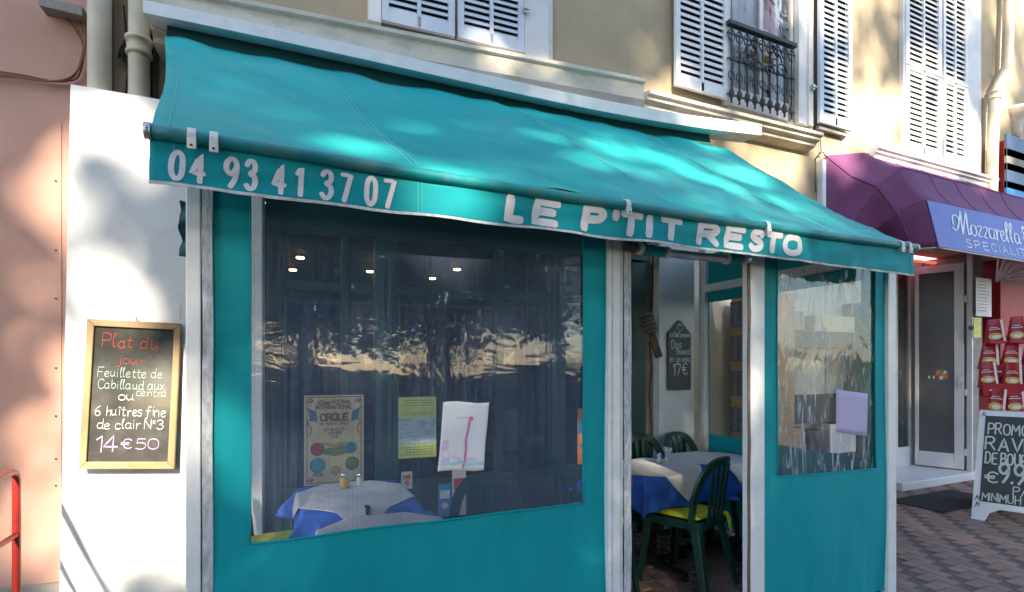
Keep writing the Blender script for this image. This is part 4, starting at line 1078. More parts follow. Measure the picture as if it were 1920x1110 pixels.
# things on the tables
def shaker(p, label, m='glassy'):
    t = thing('shaker', p, label, 'shaker', 'shakers on the tables')
    b = MB(); b.lathe(p, [(.018, 0), (.02, .01), (.015, .05), (.014, .055)], 14); b.build('glass_body', MATS[m], t, smooth=True)
    b = MB(); b.lathe(Vector(p) + Vector((0, 0, .0555)), [(.015, 0), (.015, .014), (.009, .022)], 14); b.build('cap', MATS['chrome'], t, smooth=True)
shaker((2.72, 3.16, .750), 'salt shaker with chrome cap on the doorway table'); shaker((2.68, 3.20, .750), 'pepper shaker beside the salt on the doorway table')
b = MB(); b.lathe((2.78, 3.22, .75), [(.022, 0), (.026, .004), (.014, .03), (.022, .07), (.034, .11), (.032, .111), (.012, .04)], 18); g = b.build('wine_glass', MATS['glassy'], smooth=True); tag(g, 'small clear glass on the doorway table behind the shakers', 'glass')
p = Vector((.36, 3.33, .752)); t = thing('mustard_jar', p, 'small yellow jar with silver lid before the circus poster', 'jar')
b = MB(); b.lathe(p, [(.024, 0), (.027, .006), (.027, .055), (.02, .066)], 16); b.build('jar_body', MATS['mustard'], t, smooth=True); b = MB(); b.lathe(p + Vector((0, 0, .0665)), [(.022, 0), (.022, .02), (.018, .024)], 16); b.build('lid', MATS['chrome'], t, smooth=True)
shaker((.45, 3.35, .752), 'shaker beside the yellow jar on the circus poster table')
def table_clip(p, rz, m, label):
    b = MB(); c, s = math.cos(rz), math.sin(rz)
    q = lambda a, d, z: (p[0] + a * c - d * s, p[1] + a * s + d * c, p[2] + z)
    for (a0, a1, d0, d1, z0, z1) in ((-.012, .012, -.030, .03, .004, .008), (-.012, .012, -.034, -.0301, -.05, .008), (-.016, .016, -.02, -.012, .0081, .013)):
        b.hexa([q(a0, d0, z0), q(a1, d0, z0), q(a1, d1, z0), q(a0, d1, z0), q(a0, d0, z1), q(a1, d0, z1), q(a1, d1, z1), q(a0, d1, z1)])
    o = b.build('tablecloth_clip', MATS[m], bevel=.001); tag(o, label, 'clip', 'tablecloth clips')
table_clip((2.13, 2.86, .752), R(4), 'rail_red', 'small red clip on the left corner of the doorway table cloth')
table_clip((.42, 2.81, .752), 0, 'black_metal', 'small black clip on the circus poster table edge')

# ------------------------------------------------------------------ papers
def sheet_fn(c, ax, az, n):
    c, ax, az, n = Vector(c), Vector(ax).normalized(), Vector(az).normalized(), Vector(n).normalized()
    return lambda a, b_, o=0.0: c + ax * a + az * b_ + n * o
def ell(cx, cz, rx, rz, n=20): return [(cx + rx * math.cos(2 * math.pi * k / n), cz + rz * math.sin(2 * math.pi * k / n)) for k in range(n)]
def rc(x0, x1, z0, z1): return [(x0, z0), (x1, z0), (x1, z1), (x0, z1)]
# circus poster on the shop window
a0, z1 = WL.uv(570, 742, .07); a1, z0 = WL.uv(682, 903, .07)
W_, H_ = a1 - a0, z1 - z0
t = thing('circus_poster', WL.pt((a0 + a1) / 2, .07, z0), 'cream circus festival poster with round pictures behind the laid table', 'poster')
pf = sheet_fn(WL.pt(a0, .066, z0), WL.x, (0, 0, 1), WL.n)
b = MB(); b.poly(pf, rc(0, W_, 0, H_), .003); sh = b.build('sheet', MATS['poster_cream'], t)
X = lambda k: k * W_; Z = lambda k: k * H_
b = MB()
for k, (x0, x1, y0, y1) in enumerate(((.04, .96, .975, .985), (.04, .96, .015, .025), (.04, .055, .026, .974), (.945, .96, .026, .974))): b.poly(pf, rc(X(x0), X(x1), Z(y0), Z(y1)), .0042)
for cx, cz in ((.1, .94), (.9, .94), (.1, .06), (.9, .06)):
    ribbon(b, smooth_pts([(X(cx - .05), Z(cz - .03)), (X(cx), Z(cz + .02)), (X(cx + .05), Z(cz)), (X(cx), Z(cz - .02)), (X(cx + .02), Z(cz + .0))]), .008, pf, .0046)
for sx in (.06, .94):
    ribbon(b, smooth_pts([(X(sx), Z(.86)), (X(sx + (.08 if sx < .5 else -.08)), Z(.78)), (X(sx), Z(.70)), (X(sx + (.06 if sx < .5 else -.06)), Z(.62)), (X(sx + .01), Z(.55))]), .006, pf, .0044)
b.build('border', MATS['poster_brown'], sh)
b = MB()
for k, (tx, zc, hh, ww, wt) in enumerate((('42eme FESTIVAL', .90, .045, .56, .2), ('INTERNATIONAL', .845, .045, .6, .2), ('DU', .80, .02, .06, .2), ('CIRQUE', .715, .075, .46, .28), ('DE MONTE CARLO', .665, .03, .48, .2), ('DU 18 AU 28', .60, .03, .34, .2), ('JANVIER', .56, .03, .24, .2), ('2018', .52, .025, .12, .2), ('CIRCUS', .10, .03, .16, .2))):
    x_ = X(.5 - ww / 2) if tx != 'CIRCUS' else X(.14)
    write(b, tx, pf, x_, Z(zc), Z(hh), X(ww), wt, base=.0044)
b.build('lettering', MATS['poster_brown'], sh)
for nm, m, pts in (('ribbon', 'poster_blue', [(.06, .86), (.2, .82), (.22, .70), (.1, .72)]), ('ribbon', 'poster_blue', [(.94, .86), (.8, .82), (.78, .70), (.9, .72)]), ('landscape', 'poster_green', [(.32, .40), (.66, .43), (.8, .40), (.74, .34), (.5, .31), (.3, .34)]), ('flourish', 'poster_gold', [(.28, .48), (.5, .45), (.72, .48), (.66, .43), (.5, .41), (.34, .43)])):
    b = MB(); b.poly(pf, [(X(p), Z(q)) for p, q in pts], .0040); b.build(nm, MATS[m], sh)
for cx, cz, r_, m, m2 in ((.22, .40, .12, 'poster_red', 'poster_brown'), (.78, .40, .11, 'poster_blue', 'poster_teal'), (.22, .22, .13, 'poster_teal', 'poster_blue'), (.8, .22, .12, 'poster_green', 'poster_brown'), (.52, .15, .08, 'poster_gold', 'poster_brown')):
    b = MB(); b.poly(pf, ell(X(cx), Z(cz), X(r_), X(r_)), .0044); md = b.build('medallion', MATS[m2], sh)
    b = MB(); b.poly(pf, ell(X(cx), Z(cz), X(r_ * .82), X(r_ * .82)), .0050); b.build('medallion_picture', MATS[m], sh)
# yellow flyer
a0, z1 = WL.uv(747, 745, .07); a1, z0 = WL.uv(818, 856, .07); W_, H_ = a1 - a0, z1 - z0
t = thing('yellow_flyer', WL.pt((a0 + a1) / 2, .07, z0), 'yellow green flyer with a pale photograph behind the vinyl window', 'flyer')
pf = sheet_fn(WL.pt(a0, .066, z0), WL.x, (0, 0, 1), WL.n)
b = MB(); b.poly(pf, rc(0, W_, 0, H_), .003); sh = b.build('sheet', MATS['paper_yellow'], t)
b = MB(); b.poly(pf, rc(0, W_, H_ * .22, H_ * .66), .0038); b.build('photograph', MATS['flyer_photo'], sh)
b = MB()
for k in range(9):
    zc = H_ * (.94, .90, .86, .74, .71, .17, .13, .09, .05)[k]; x_ = W_ * rnd.uniform(.06, .2)
    while x_ < W_ * .86:
        l = rnd.uniform(.01, .03); b.poly(pf, rc(x_, min(x_ + l, W_ * .92), zc, zc + .004), .0036); x_ += l + .006
b.build('print_lines', MATS['ink'], sh)
# white paper with running pink ink, stuck inside the vinyl
YP = YF + .006
c0 = PY(820, 884, YP); c1 = PY(905, 880, YP); c2 = PY(917, 754, YP); c3 = PY(831, 754, YP)
def pap(a, b_, o=0.0):
    p = c0.lerp(c1, a).lerp(c3.lerp(c2, a), b_)
    return p + Vector((0, -.012 * abs(math.sin(a * 5 + b_ * 3)) * (1 - b_) - .001 - o, .004 * math.sin(a * 6)))
t = thing('stained_paper', (c0 + c1) / 2, 'white sheet with running pink ink stuck on the vinyl window', 'paper')
b = MB(); b.grid(lambda s, q: pap(s, q), 14, 18); sh = b.build('sheet', MATS['paper_white'], t, smooth=True, solid=.0006)
b = MB(); ribbon(b, smooth_pts([(.60, .74), (.58, .6), (.55, .45), (.57, .3), (.55, .06)], 8), .055, pap, .0012)
b.poly(lambda a, c, o: pap(a, c, o), ell(.63, .77, .05, .03), .0012); b.build('ink_run', MATS['stain_pink'], sh)
b = MB(); ribbon(b, [(.04 + .92 * k / 16, .105 + .015 * math.sin(k)) for k in range(17)], .05, pap, .0016); b.build('ink_run', MATS['stain_blue'], sh)
b = MB(); ribbon(b, smooth_pts([(.12, .38), (.10, .28), (.16, .2), (.12, .12)], 8), .16, pap, .0009); ribbon(b, smooth_pts([(.3, .2), (.45, .16), (.7, .17), (.85, .15)], 8), .06, pap, .0011); ribbon(b, smooth_pts([(.3, .76), (.45, .77), (.6, .77)], 8), .03, pap, .0011); b.build('ink_run', MATS['stain_soft'], sh)
# lilac paper in the right hand screen
YP = YF + .004
c0 = PY(1567, 810, YP); c1 = PY(1624, 818, YP); c2 = PY(1626, 738, YP); c3 = PY(1568, 730, YP)
def pap2(a, b_, o=0.0): return c0.lerp(c1, a).lerp(c3.lerp(c2, a), b_) + Vector((0, .006 * math.sin(a * 4), 0))
b = MB(); b.grid(pap2, 8, 8); o = b.build('lilac_paper', MATS['paper_lilac'], smooth=True, solid=.0006); tag(o, 'lilac sheet of paper stuck on the crinkled vinyl window', 'paper')
# leaflets standing on the shop window ledge
for u0, v0, u1, v1, m, m2, lab in ((848, 880, 874, 965, 'goods_white', 'goods_red', 'white leaflet with red print low behind the vinyl window'), (822, 908, 846, 968, 'goods_blue', 'goods_white', 'small blue and white leaflet low behind the vinyl window'), (753, 885, 773, 916, 'goods_white', 'goods_orange', 'small pale card below the yellow flyer'), (1083, 766, 1096, 870, 'goods_orange', 'goods_blue', 'narrow orange and blue leaflet at the right edge of the vinyl window')):
    a0, z1 = WL.uv(u0, v0, .08); a1, z0 = WL.uv(u1, v1, .08)
    t = thing('leaflet', WL.pt((a0 + a1) / 2, .08, z0), lab, 'leaflet', 'leaflets on the shopfront')
    f_ = sheet_fn(WL.pt(a0, .075, z0), WL.x, (0, 0, 1), WL.n); W_, H_ = a1 - a0, z1 - z0
    b = MB(); b.poly(f_, rc(0, W_, 0, H_), .003); sh = b.build('sheet', MATS[m], t)
    b = MB(); b.poly(f_, rc(W_ * .12, W_ * .88, H_ * .55, H_ * .8), .004); b.poly(f_, ell(W_ * .5, H_ * .34, W_ * .25, W_ * .25), .004); b.build('print', MATS[m2], sh)

# ------------------------------------------------------------------ chalkboard on the white boxing
dC = .245
q = [WL.uv(u_, v_, dC) for u_, v_ in ((155, 876), (331, 876), (341, 607), (166, 598))]
Q = [WL.pt(a, dC + (.04 if k_ < 2 else 0), z) for k_, (a, z) in enumerate(q)]
t = thing('menu_chalkboard', (Q[0] + Q[1]) / 2, 'oak framed chalk menu board hung slightly askew on the white wall', 'chalkboard')
def bf(a, b_, o=0.0): return Q[0].lerp(Q[1], a).lerp(Q[3].lerp(Q[2], a), b_) + WL.n * o
W_ = (Q[1] - Q[0]).length; H_ = (Q[3] - Q[0]).length; fx, fz = .075, .047
b = MB(); b.poly(bf, rc(fx * .8, 1 - fx * .8, fz * .8, 1 - fz * .8), .006); sl = b.build('board', MATS['chalkboard'], t)
for nm, a, m in (('frame', [(0, 0), (1, 0), (1 - fx, fz), (fx, fz)], 'board_wood_h'), ('frame', [(0, 1), (fx, 1 - fz), (1 - fx, 1 - fz), (1, 1)], 'board_wood_h'), ('frame', [(0, 0), (fx, fz), (fx, 1 - fz), (0, 1)], 'board_wood'), ('frame', [(1, 0), (1, 1), (1 - fx, 1 - fz), (1 - fx, fz)], 'board_wood')):
    b = MB(); b.poly(bf, a, .024); b.build(nm, MATS[m], t, bevel=.004)
cf = lambda a, b_, o: bf(a, b_, .006 + o)
for tx, x0, y0, hh, ww, m, wt, sl_ in (('Plat du', .16, .815, .085, .58, 'chalk_red', .10, .002), ('jour', .34, .705, .062, .28, 'chalk_red', .10, 0), ('Feuillette de', .13, .615, .062, .68, 'chalk_mint', .11, 0), ('Cabillaud aux', .14, .535, .062, .70, 'chalk_mint', .11, 0), ('ceintrd', .54, .490, .05, .33, 'chalk_mint', .11, 0), ('ou', .36, .462, .06, .17, 'chalk_white', .12, 0),
                                   ('6 huîtres fine', .13, .355, .068, .73, 'chalk_white', .11, 0), ('de clair N°3', .15, .265, .062, .70, 'chalk_white', .11, 0), ('14', .15, .115, .105, .24, 'chalk_pink', .13, .1), ('€50', .42, .135, .07, .38, 'chalk_pink', .11, 0)):
    b = MB(); write(b, tx, cf, x0, y0, hh, ww, wt * .62, sp=1.0, slant=sl_ * .5 + .12 / 10, jit=.6, seed=3 + len(tx)); b.build('chalk_writing', MATS[m], sl)
b = MB(); p = bf(.5, 1.0, .01); b.tube([p, p + Vector((0, 0, .03))], .006, 8); b.build('hanger', MATS['alu'], t)

# ------------------------------------------------------------------ house-shaped slate on the pier
Y_ = 3.715
L0 = PY(1251, 732, Y_); R0 = PY(1294, 731, Y_); tp = PY(1272, 601, Y_); zs = PY(1251, 625, Y_).z
w2 = (R0.x - L0.x) / 2; xc = (L0.x + R0.x) / 2
t = thing('slate_sign', (xc, Y_, L0.z), 'house shaped slate price sign hung on the white pier', 'sign')
sf = sheet_fn((xc, Y_, L0.z), (1, 0, 0), (0, 0, 1), (0, -1, 0))
hh_ = zs - L0.z; th_ = tp.z - L0.z
b = MB(); b.poly(sf, [(-w2 + .012, 0), (w2 - .012, 0), (w2, .012), (w2, hh_), (.012, th_), (-.012, th_), (-w2, hh_), (-w2, .012)], .012); sl = b.build('board', MATS['slate'], t, bevel=.002)
b = MB(); b.poly(lambda a, c, o: sf(a, c, .012 + o), ell(0, th_ - .035, .008, .010, 12), .002); b.build('hole', MATS['chalk_white'], sl)
sf2 = lambda a, c, o: sf(a, c, .012 + o)
b = MB()
write(b, '♥', sf2, -.035, th_ * .845, .07, .07, .09, base=.003)
write(b, 'Le Chef propose', sf2, -w2 * .86, th_ * .765, .042, w2 * 1.72, .16, base=.003)
write(b, 'Dos', sf2, -w2 * .7, th_ * .60, .075, w2 * .8, .11, jit=.3); write(b, 'thomed', sf2, -w2 * .3, th_ * .515, .06, w2 * 1.2, .11, jit=.3); write(b, 'en gromis', sf2, -w2 * .9, th_ * .405, .06, w2 * 1.75, .11, jit=.3); write(b, '17€', sf2, -w2 * .6, th_ * .22, .105, w2 * 1.2, .10, jit=.3)
b.build('chalk_writing', MATS['chalk_white'], sl)

# ------------------------------------------------------------------ coiled rope lamp on the shopfront frame
c = PY(1210, 590, 3.66); e = PY(1232, 658, 3.62)
t = thing('rope_coil', c, 'brown coiled rope bundle hanging beside the house shaped slate', 'decoration')
d = (e - c).normalized(); s_ = d.cross(Vector((0, 1, 0))).normalized(); n_ = s_.cross(d)
b = MB()
for k in range(5):
    o_ = c + d * (.01 + .036 * k); r_ = (.05, .058, .060, .058, .05)[k]
    b.tube([o_ + s_ * r_ * math.cos(a * .35) + n_ * r_ * .7 * math.sin(a * .35) for a in range(18)], .0165, 8, closed=True)
b.build('coil', MATS['rope'], t, smooth=True)
b = MB()
for k in (-1, 0, 1): b.tube([c + d * .15 + s_ * .022 * k, c + d * .26 + s_ * .026 * k, e + d * .06 + s_ * .022 * k], .015, 8)
b.build('tail', MATS['rope'], t, smooth=True)
b = MB(); pts = [PY(u_, v_, 3.80) for u_, v_ in ((1224, 470), (1223, 540), (1220, 600))]; b.tube(pts, .006, 6); pts = [PY(u_, v_, 3.80) for u_, v_ in ((1218, 640), (1221, 690), (1217, 740), (1222, 800), (1216, 860), (1216, 960))]; b.tube(pts, .006, 6); o = b.build('hanging_cable', MATS['wire']); tag(o, 'thin loose cable hanging down the cream strip behind the rope coil', 'cable')
b = MB(); p = PY(1195, 485, 3.68); b.box(p.x - .09, p.x + .09, 3.66, 3.74, p.z - .02, p.z + .03); b.bar((p.x + .09, 3.7, p.z), (p.x + .13, 3.7, p.z + .02), .03, .03); o = b.build('wall_heater', MATS['black_metal'], bevel=.005); tag(o, 'small black bracket box high behind the left door post', 'bracket')

# ------------------------------------------------------------------ wooden cabinet with lattice panels outside the side screen
xk = 4.0
A_ = PX(1369, 700, xk); kx0, ky = 4.0, A_.y
cabz = [PX(1385, v_, xk).z for v_ in (809, 765, 741, 697, 676, 630, 612, 566)]
t = thing('lattice_cabinet', (xk + .4, ky - .3, 0), 'tall orange wood cabinet with dark lattice squares seen through the side screen', 'cabinet')
b = MB(); b.box(xk + .012, xk + .36, ky - .42, ky, .0, cabz[-1] + .06); body = b.build('body', MATS['cabinet_wood'], t, bevel=.006)
for i in range(4):
    z0, z1 = cabz[2 * i], cabz[2 * i + 1]
    b = MB(); b.box(xk, xk + .011, ky - .36, ky - .02, z0, z1); pn = b.build('panel', MATS['cabinet_panel'], t)
    b = MB()
    for k in range(5):
        yy = ky - .36 + .34 * k / 4; b.box(xk - .012, xk - .001, yy - .008, yy + .008, z0, z1)
        zz_ = z0 + (z1 - z0) * k / 4; b.box(xk - .010, xk - .0012, ky - .368, ky - .012, zz_ - .007, zz_ + .007)
    b.lathe((xk - .003, ky - .19, (z0 + z1) / 2), [(.001, 0), (.03, .001), (.03, .002)], 8)
    b.build('lattice', MATS['lattice'], pn)

# ------------------------------------------------------------------ red handrail at the left
yr = 3.62
def rr(u, v, Y): return PY(u, v, Y)
top = rr(31, 882, yr); xr = top.x
t = thing('red_handrail', (xr, yr, 0), 'worn red tubular handrail at the left edge before the pink wall', 'handrail')
b = MB(); rad = .0185
pts = [Vector((xr, yr, .0)), Vector((xr, yr, top.z - .05)), Vector((xr, yr - .015, top.z - .015)), Vector((xr, yr - .05, top.z)), Vector((xr, yr - 1.3, top.z))]
b.tube(pts, rad, 14); b.build('rail', MATS['rail_red'], t, smooth=True)
zb2 = rr(32, 1002, yr).z
b = MB(); b.tube([Vector((xr, yr, zb2)), Vector((xr, yr - 1.3, zb2))], .014, 12); b.build('crossbar', MATS['rail_red'], t, smooth=True)
b = MB(); b.tube([Vector((xr, yr - 1.3, 0)), Vector((xr, yr - 1.3, top.z + .018))], rad, 14); b.build('post', MATS['rail_red'], t, smooth=True)

# ------------------------------------------------------------------ dark shelf rack with boxes outside, behind the side screen
yq = 3.62
rx0, rx1 = PY(1462, 700, yq).x, PY(1622, 700, yq).x
zq = lambda v: PY(1540, v, yq).z
t = thing('shelf_rack', ((rx0 + rx1) / 2, yq + .1, 0), 'dark wooden shelf rack on the cream wall behind the crinkled vinyl window', 'rack')
b = MB(); b.box(rx0, rx0 + .03, yq, 3.845, 0, zq(560)); b.box(rx1 - .03, rx1, yq, 3.845, 0, zq(560)); b.build('upright', MATS['shop_mid'], t)
for v0, v1 in ((652, 622), (792, 742), (866, 856)):
    b = MB(); b.box(rx0 + .031, rx1 - .031, yq + .002, 3.84, zq(v0), zq(v1)); b.build('shelf', MATS['shop_dark'], t)
for k, (s0, s1, v0, v1, m, lab) in enumerate(((.05, .3, 621, 585, 'cabinet_wood', 'wooden box on the upper shelf behind the crinkled vinyl window'), (.42, .9, 621, 590, 'poster_cream', 'long cream box on the upper shelf behind the crinkled vinyl window'), (.04, .3, 855, 800, 'cabinet_wood', 'wooden crate on the lowest shelf behind the crinkled vinyl window'), (.36, .56, 855, 808, 'goods_dark', 'dark box on the lowest shelf behind the crinkled vinyl window'), (.6, .92, 855, 798, 'curtain_white', 'pale box on the lowest shelf behind the crinkled vinyl window'))):
    w_ = rx1 - rx0; b = MB(); b.box(rx0 + w_ * s0, rx0 + w_ * s1, yq + .03, yq + .2, zq(v0) + .001, zq(v1)); o = b.build('storage_box', MATS[m], bevel=.006); tag(o, lab, 'box', 'boxes on the shelf rack')

# ------------------------------------------------------------------ shop at the right: front, door, step
YS = 4.4
sx = lambda u, Y=YS: PY(u, 700, Y).x
xs0 = sx(1640); xl = sx(1684); xl1 = sx(1706); xl2 = sx(1721); xpil0, xpil1 = PY(1813, 700, 3.85).x, PY(1834, 700, 3.85).x
xs0 = 6.86
b = MB(); b.box(5.552, xs0 - .1, 3.852, 4.6, 0, 2.7485); b.build('wall', MATS['wall_cream'], bld)
b = MB(); b.box(xpil0, xpil1, 3.80, 4.5, 0, 2.999); b.build('pilaster', MATS['concrete'], bld, bevel=.01)
b = MB(); b.box(xpil1 + .6, 13.0, 3.86, 4.3, 0, 2.999); b.build('wall', MATS['red_card'], bld)
b = MB(); b.box(xs0 - .4, 13, 7.4, 7.5, 0, 3); b.box(xs0 - .5, xs0 - .4, 4.61, 7.5, 0, 3); b.build('room_wall', MATS['shop_mid'], bld)
b = MB(); b.box(xs0 - .5, 13, 4.51, 7.5, 2.95, 3.05); b.build('ceiling', MATS['shop_mid'], bld)
b = MB(); b.box(xs0 - .099, xpil0 - .002, YS - .02, YS + .06, 2.90, 2.999); b.build('transom', MATS['frame_white'], bld)
zst = .10
b = MB(); b.box(xs0 - .098, xpil0 + .12, 3.74, 7.3, .0, zst); b.build('step', MATS['tile_white'], bld, bevel=.01)
# fixed glazed strip beside the door
b = MB(); b.box(xs0 - .097, xl, YS, YS + .05, zst, 2.899); b.box(xl1, xl2, YS, YS + .05, zst, 2.899); b.box(xl + .001, xl1 - .001, YS + .002, YS + .048, zst, .36); b.build('window_frame', MATS['frame_white'], bld, bevel=.004)
b = MB(); b.box(xl + .002, xl1 - .002, YS + .02, YS + .026, .361, 2.899); b.build('window_pane', MATS['vinyl_side'], bld)
# goods behind that glass, each its own pack on a rack
rack = thing('goods_rack', ((xl + xl1) / 2, YS + .3, zst), 'narrow wire rack behind the shop glass left of the door', 'rack')
b = MB()
for k in range(9): b.box(xl - .05, xl1 + .1, YS + .035, YS + .36, .40 + k * .235, .408 + k * .235)
for x_ in (xl - .04, xl1 + .09): b.box(x_, x_ + .012, YS + .361, YS + .373, zst, 2.6)
b.build('shelf', MATS['goods_dark'], rack)
cols_ = ['goods_red', 'goods_red', 'goods_orange', 'goods_white', 'goods_red', 'goods_blue', 'goods_cyan', 'goods_red', 'goods_dark']
for k in range(8):
    for j in range(2):
        m = cols_[(k * 2) % 8] if j == 0 else ('goods_cyan', 'goods_blue', 'goods_red', 'goods_orange', 'goods_red', 'goods_white', 'goods_red', 'goods_orange')[k]
        x0 = xl + .01 + j * (xl1 - xl) * .5; h_ = rnd.uniform(.15, .2); w_ = (xl1 - xl) * .44
        b = MB(); b.box(x0, x0 + w_, YS + .045, YS + .15, .410 + k * .235, .410 + k * .235 + h_)
        o = b.build('goods_pack', MATS[m], bevel=.006)
        rowname = ('lowest', 'second lowest', 'third lowest', 'fourth lowest', 'fifth lowest', 'third highest', 'second highest', 'highest')[k]
        tag(o, 'small %s pack, %s one on the %s rack shelf behind shop glass' % (m.split('_')[1], 'left' if j == 0 else 'right', rowname), 'pack', 'packs behind the shop glass')
# the door leaf, swung a little towards the street
pE = PY(1808, 700, 3.87); pH = Vector((PY(1716, 700, 4.36).x, 4.36, 0)); ang = math.atan2(pE.y - pH.y, pE.x - pH.x)
FD = Fr((pH.x, pH.y, 0), ang); wd = (pE - pH).xy.length
zd0, zd1 = zst + .015, 2.88
dr = thing('shop_door', (pH.x, pH.y, zst), 'white framed shop door with grey frosted pane standing ajar', 'door')
b = MB(); b.fbox(FD, 0, .045, 0, .045, zd0, zd1); b.fbox(FD, wd - .10, wd, 0, .045, zd0, zd1); b.fbox(FD, .046, wd - .101, 0.001, .044, zd0, zd0 + .2); b.fbox(FD, .046, wd - .101, .001, .044, zd1 - .1, zd1); b.build('leaf', MATS['frame_white'], dr, bevel=.005)
b = MB(); b.fbox(FD, .044, wd - .099, .015, .025, zd0 + .19, zd1 - .09); pane = b.build('pane', MATS['frosted'], dr)
a_ = FD.uv(1768, 702, .03); c = FD.pt(a_[0], .0258, a_[1])
for k in range(10):
    an = k * .628; r_ = .0 if k == 0 else rnd.uniform(.03, .065)
    f_ = sheet_fn(c + FD.x * r_ * math.cos(an) + Vector((0, 0, r_ * math.sin(an))), FD.x, (0, 0, 1), FD.n)
    b = MB(); b.poly(f_, ell(0, 0, rnd.uniform(.02, .035), rnd.uniform(.02, .035), 7), .0006 + .0003 * k); b.build('sticker', MATS[('poster_gold', 'goods_red', 'goods_white', 'poster_green', 'goods_orange')[k % 5]], pane)
for da in (0, .05):
    b = MB(); b.fbox(FD, wd * .28 + da, wd * .28 + da + .022, .0255, .027, a_[1] - .06, a_[1] - .02); b.build('sticker', MATS['goods_white'], pane)
b = MB(); b.fbox(FD, wd - .06, wd - .03, .0455, .075, 1.2, 1.36); b.fbox(FD, wd - .075, wd - .0, .0756, .09, 1.25, 1.275); b.build('handle', MATS['alu'], dr, bevel=.004)
for z_ in (.3, 1.1, 2.35):
    b = MB(); b.fbox(FD, wd + .001, wd + .03, .0, .05, z_, z_ + .09); b.build('latch', MATS['frame_white'], dr, bevel=.004)
# outer white jamb
xj0, xj1 = PY(1795, 500, 4.05).x, xpil0 - .02
b = MB(); b.box(xpil0 - .03, xpil0 - .002, 3.78, 3.84, zst + .002, 2.9985); b.build('jamb', MATS['frame_white'], bld, bevel=.004)
# thin red light above the door
q = PY(1718, 480, 4.3); b = MB(); b.box(q.x - .3, q.x + .65, 4.2, 4.24, 2.93, 2.95); o = b.build('light_tube', MATS['lamp_red']); tag(o, 'thin glowing red light strip above the shop door', 'light')
# door mat
mq = [PZ(1686, 917, .01), PZ(1803, 905, .01), PZ(1806, 934, .01), PZ(1736, 946, .01)]
b = MB(); x0, x1 = 5.75, 6.95
b.hexa([(6.15, 3.02, .004), (7.35, 3.02, .004), (7.35, 3.56, .004), (6.15, 3.56, .004), (6.16, 3.03, .016), (7.34, 3.03, .016), (7.34, 3.55, .016), (6.16, 3.55, .016)])
o = b.build('door_mat', MATS['mat_dark'], bevel=.003); tag(o, 'dark ribbed doormat on the paving before the shop step', 'mat')

# ------------------------------------------------------------------ purple basket awning with its sign
pu = thing('purple_awning', (6.2, 3.8, 0), 'purple rounded basket awning over the shop with a blue lettered sign', 'awning')
xr_ = 11.5
Pv = Vector((5.46, 3.80, 2.70))
rows = [[Pv, PY(1541, 333, 3.80), PY(1547, 292, 3.80), PY(1617, 286, 3.82)],
        [Pv, PY(1577, 384, 3.76), PY(1595, 330, 3.72), PY(1619, 287, 3.815)],
        [Pv, PY(1612, 398, 3.62), PY(1645, 351, 3.50), PY(1691, 314, 3.41)],
        [Pv, PY(1650, 424, 3.52), PY(1683, 399, 3.36), PY(1734, 374, 3.20)],
        [Pv, PY(1676, 466, 3.55), PY(1713, 467, 3.30), PY(1757, 464, 3.09)]]
for r_ in rows:
    e = r_[3]; r_ += [Vector((e.x + k, e.y, e.z)) for k in (1.2, 2.6, 4.2)] + [Vector((xr_, e.y, e.z))]
def lerp_row(i, j0, f): return rows[i][j0].lerp(rows[i][j0 + 1], f)
b = MB(); nr, nc = len(rows), len(rows[0]); SUBR, SUBC = 6, 6
def surf(rr_, cc_):
    i = min(int(rr_), nr - 2); f = rr_ - i; j = min(int(cc_), nc - 2); g = cc_ - j
    p = rows[i][j].lerp(rows[i][j + 1], g).lerp(rows[i + 1][j].lerp(rows[i + 1][j + 1], g), f)
    sagd = .035 * math.sin(math.pi * f) * (math.sin(math.pi * g) if j < 3 else 1.0) * (0 if i == 3 and j >= 3 else 1)
    ctr = Vector((max(p.x, 6.6), 3.9, 2.8))
    dv = (p - ctr); 
    return p - dv.normalized() * sagd * .8 + Vector((0, .006 * noise.noise(Vector((p.x * 4, p.z * 4, 1))), 0))
vs = []; nR = (nr - 1) * SUBR; nC = (nc - 1) * SUBC
b.grid(lambda s, t: surf(t * (nr - 1), s * (nc - 1)), nC, nR)
can2 = b.build('canopy', MATS['purple_fabric'], pu, smooth=True, solid=.002)
for i in range(1, nr):
    b = MB(); b.tube([surf(i, k / 6) + Vector((-.002, -.004, .003)) for k in range(1, nC + 1)], .004, 5); b.build('seam', MATS['purple_seam'], can2, smooth=True)
for j in (2,):
    b = MB(); b.tube([surf(k / 6, j) + Vector((-.003, -.004, .003)) for k in range(0, nR + 1)], .006, 5); b.build('seam', MATS['purple_seam'], can2, smooth=True)
for xk_ in (.5, 1.0, 1.5, 2.0, 2.6):
    b = MB(); b.tube([surf(k / 6, 3 + xk_ / 1.2 if xk_ < 1.2 else 4 + (xk_ - 1.2) / 1.4) + Vector((0, -.004, .003)) for k in range(6, nR - 5)], .003, 4); b.build('seam', MATS['purple_seam'], can2, smooth=True)
b = MB(); b.box(Pv.x - .06, Pv.x - .005, 3.78, 3.845, 2.6, PY(1541, 300, 3.8).z); b.build('mounting_strip', MATS['white_paint'], pu)
b = MB(); b.tube([surf(nr - 1, k / 6) for k in range(0, nC + 1)], .009, 6); b.build('bottom_bar', MATS['alu'], pu, smooth=True)
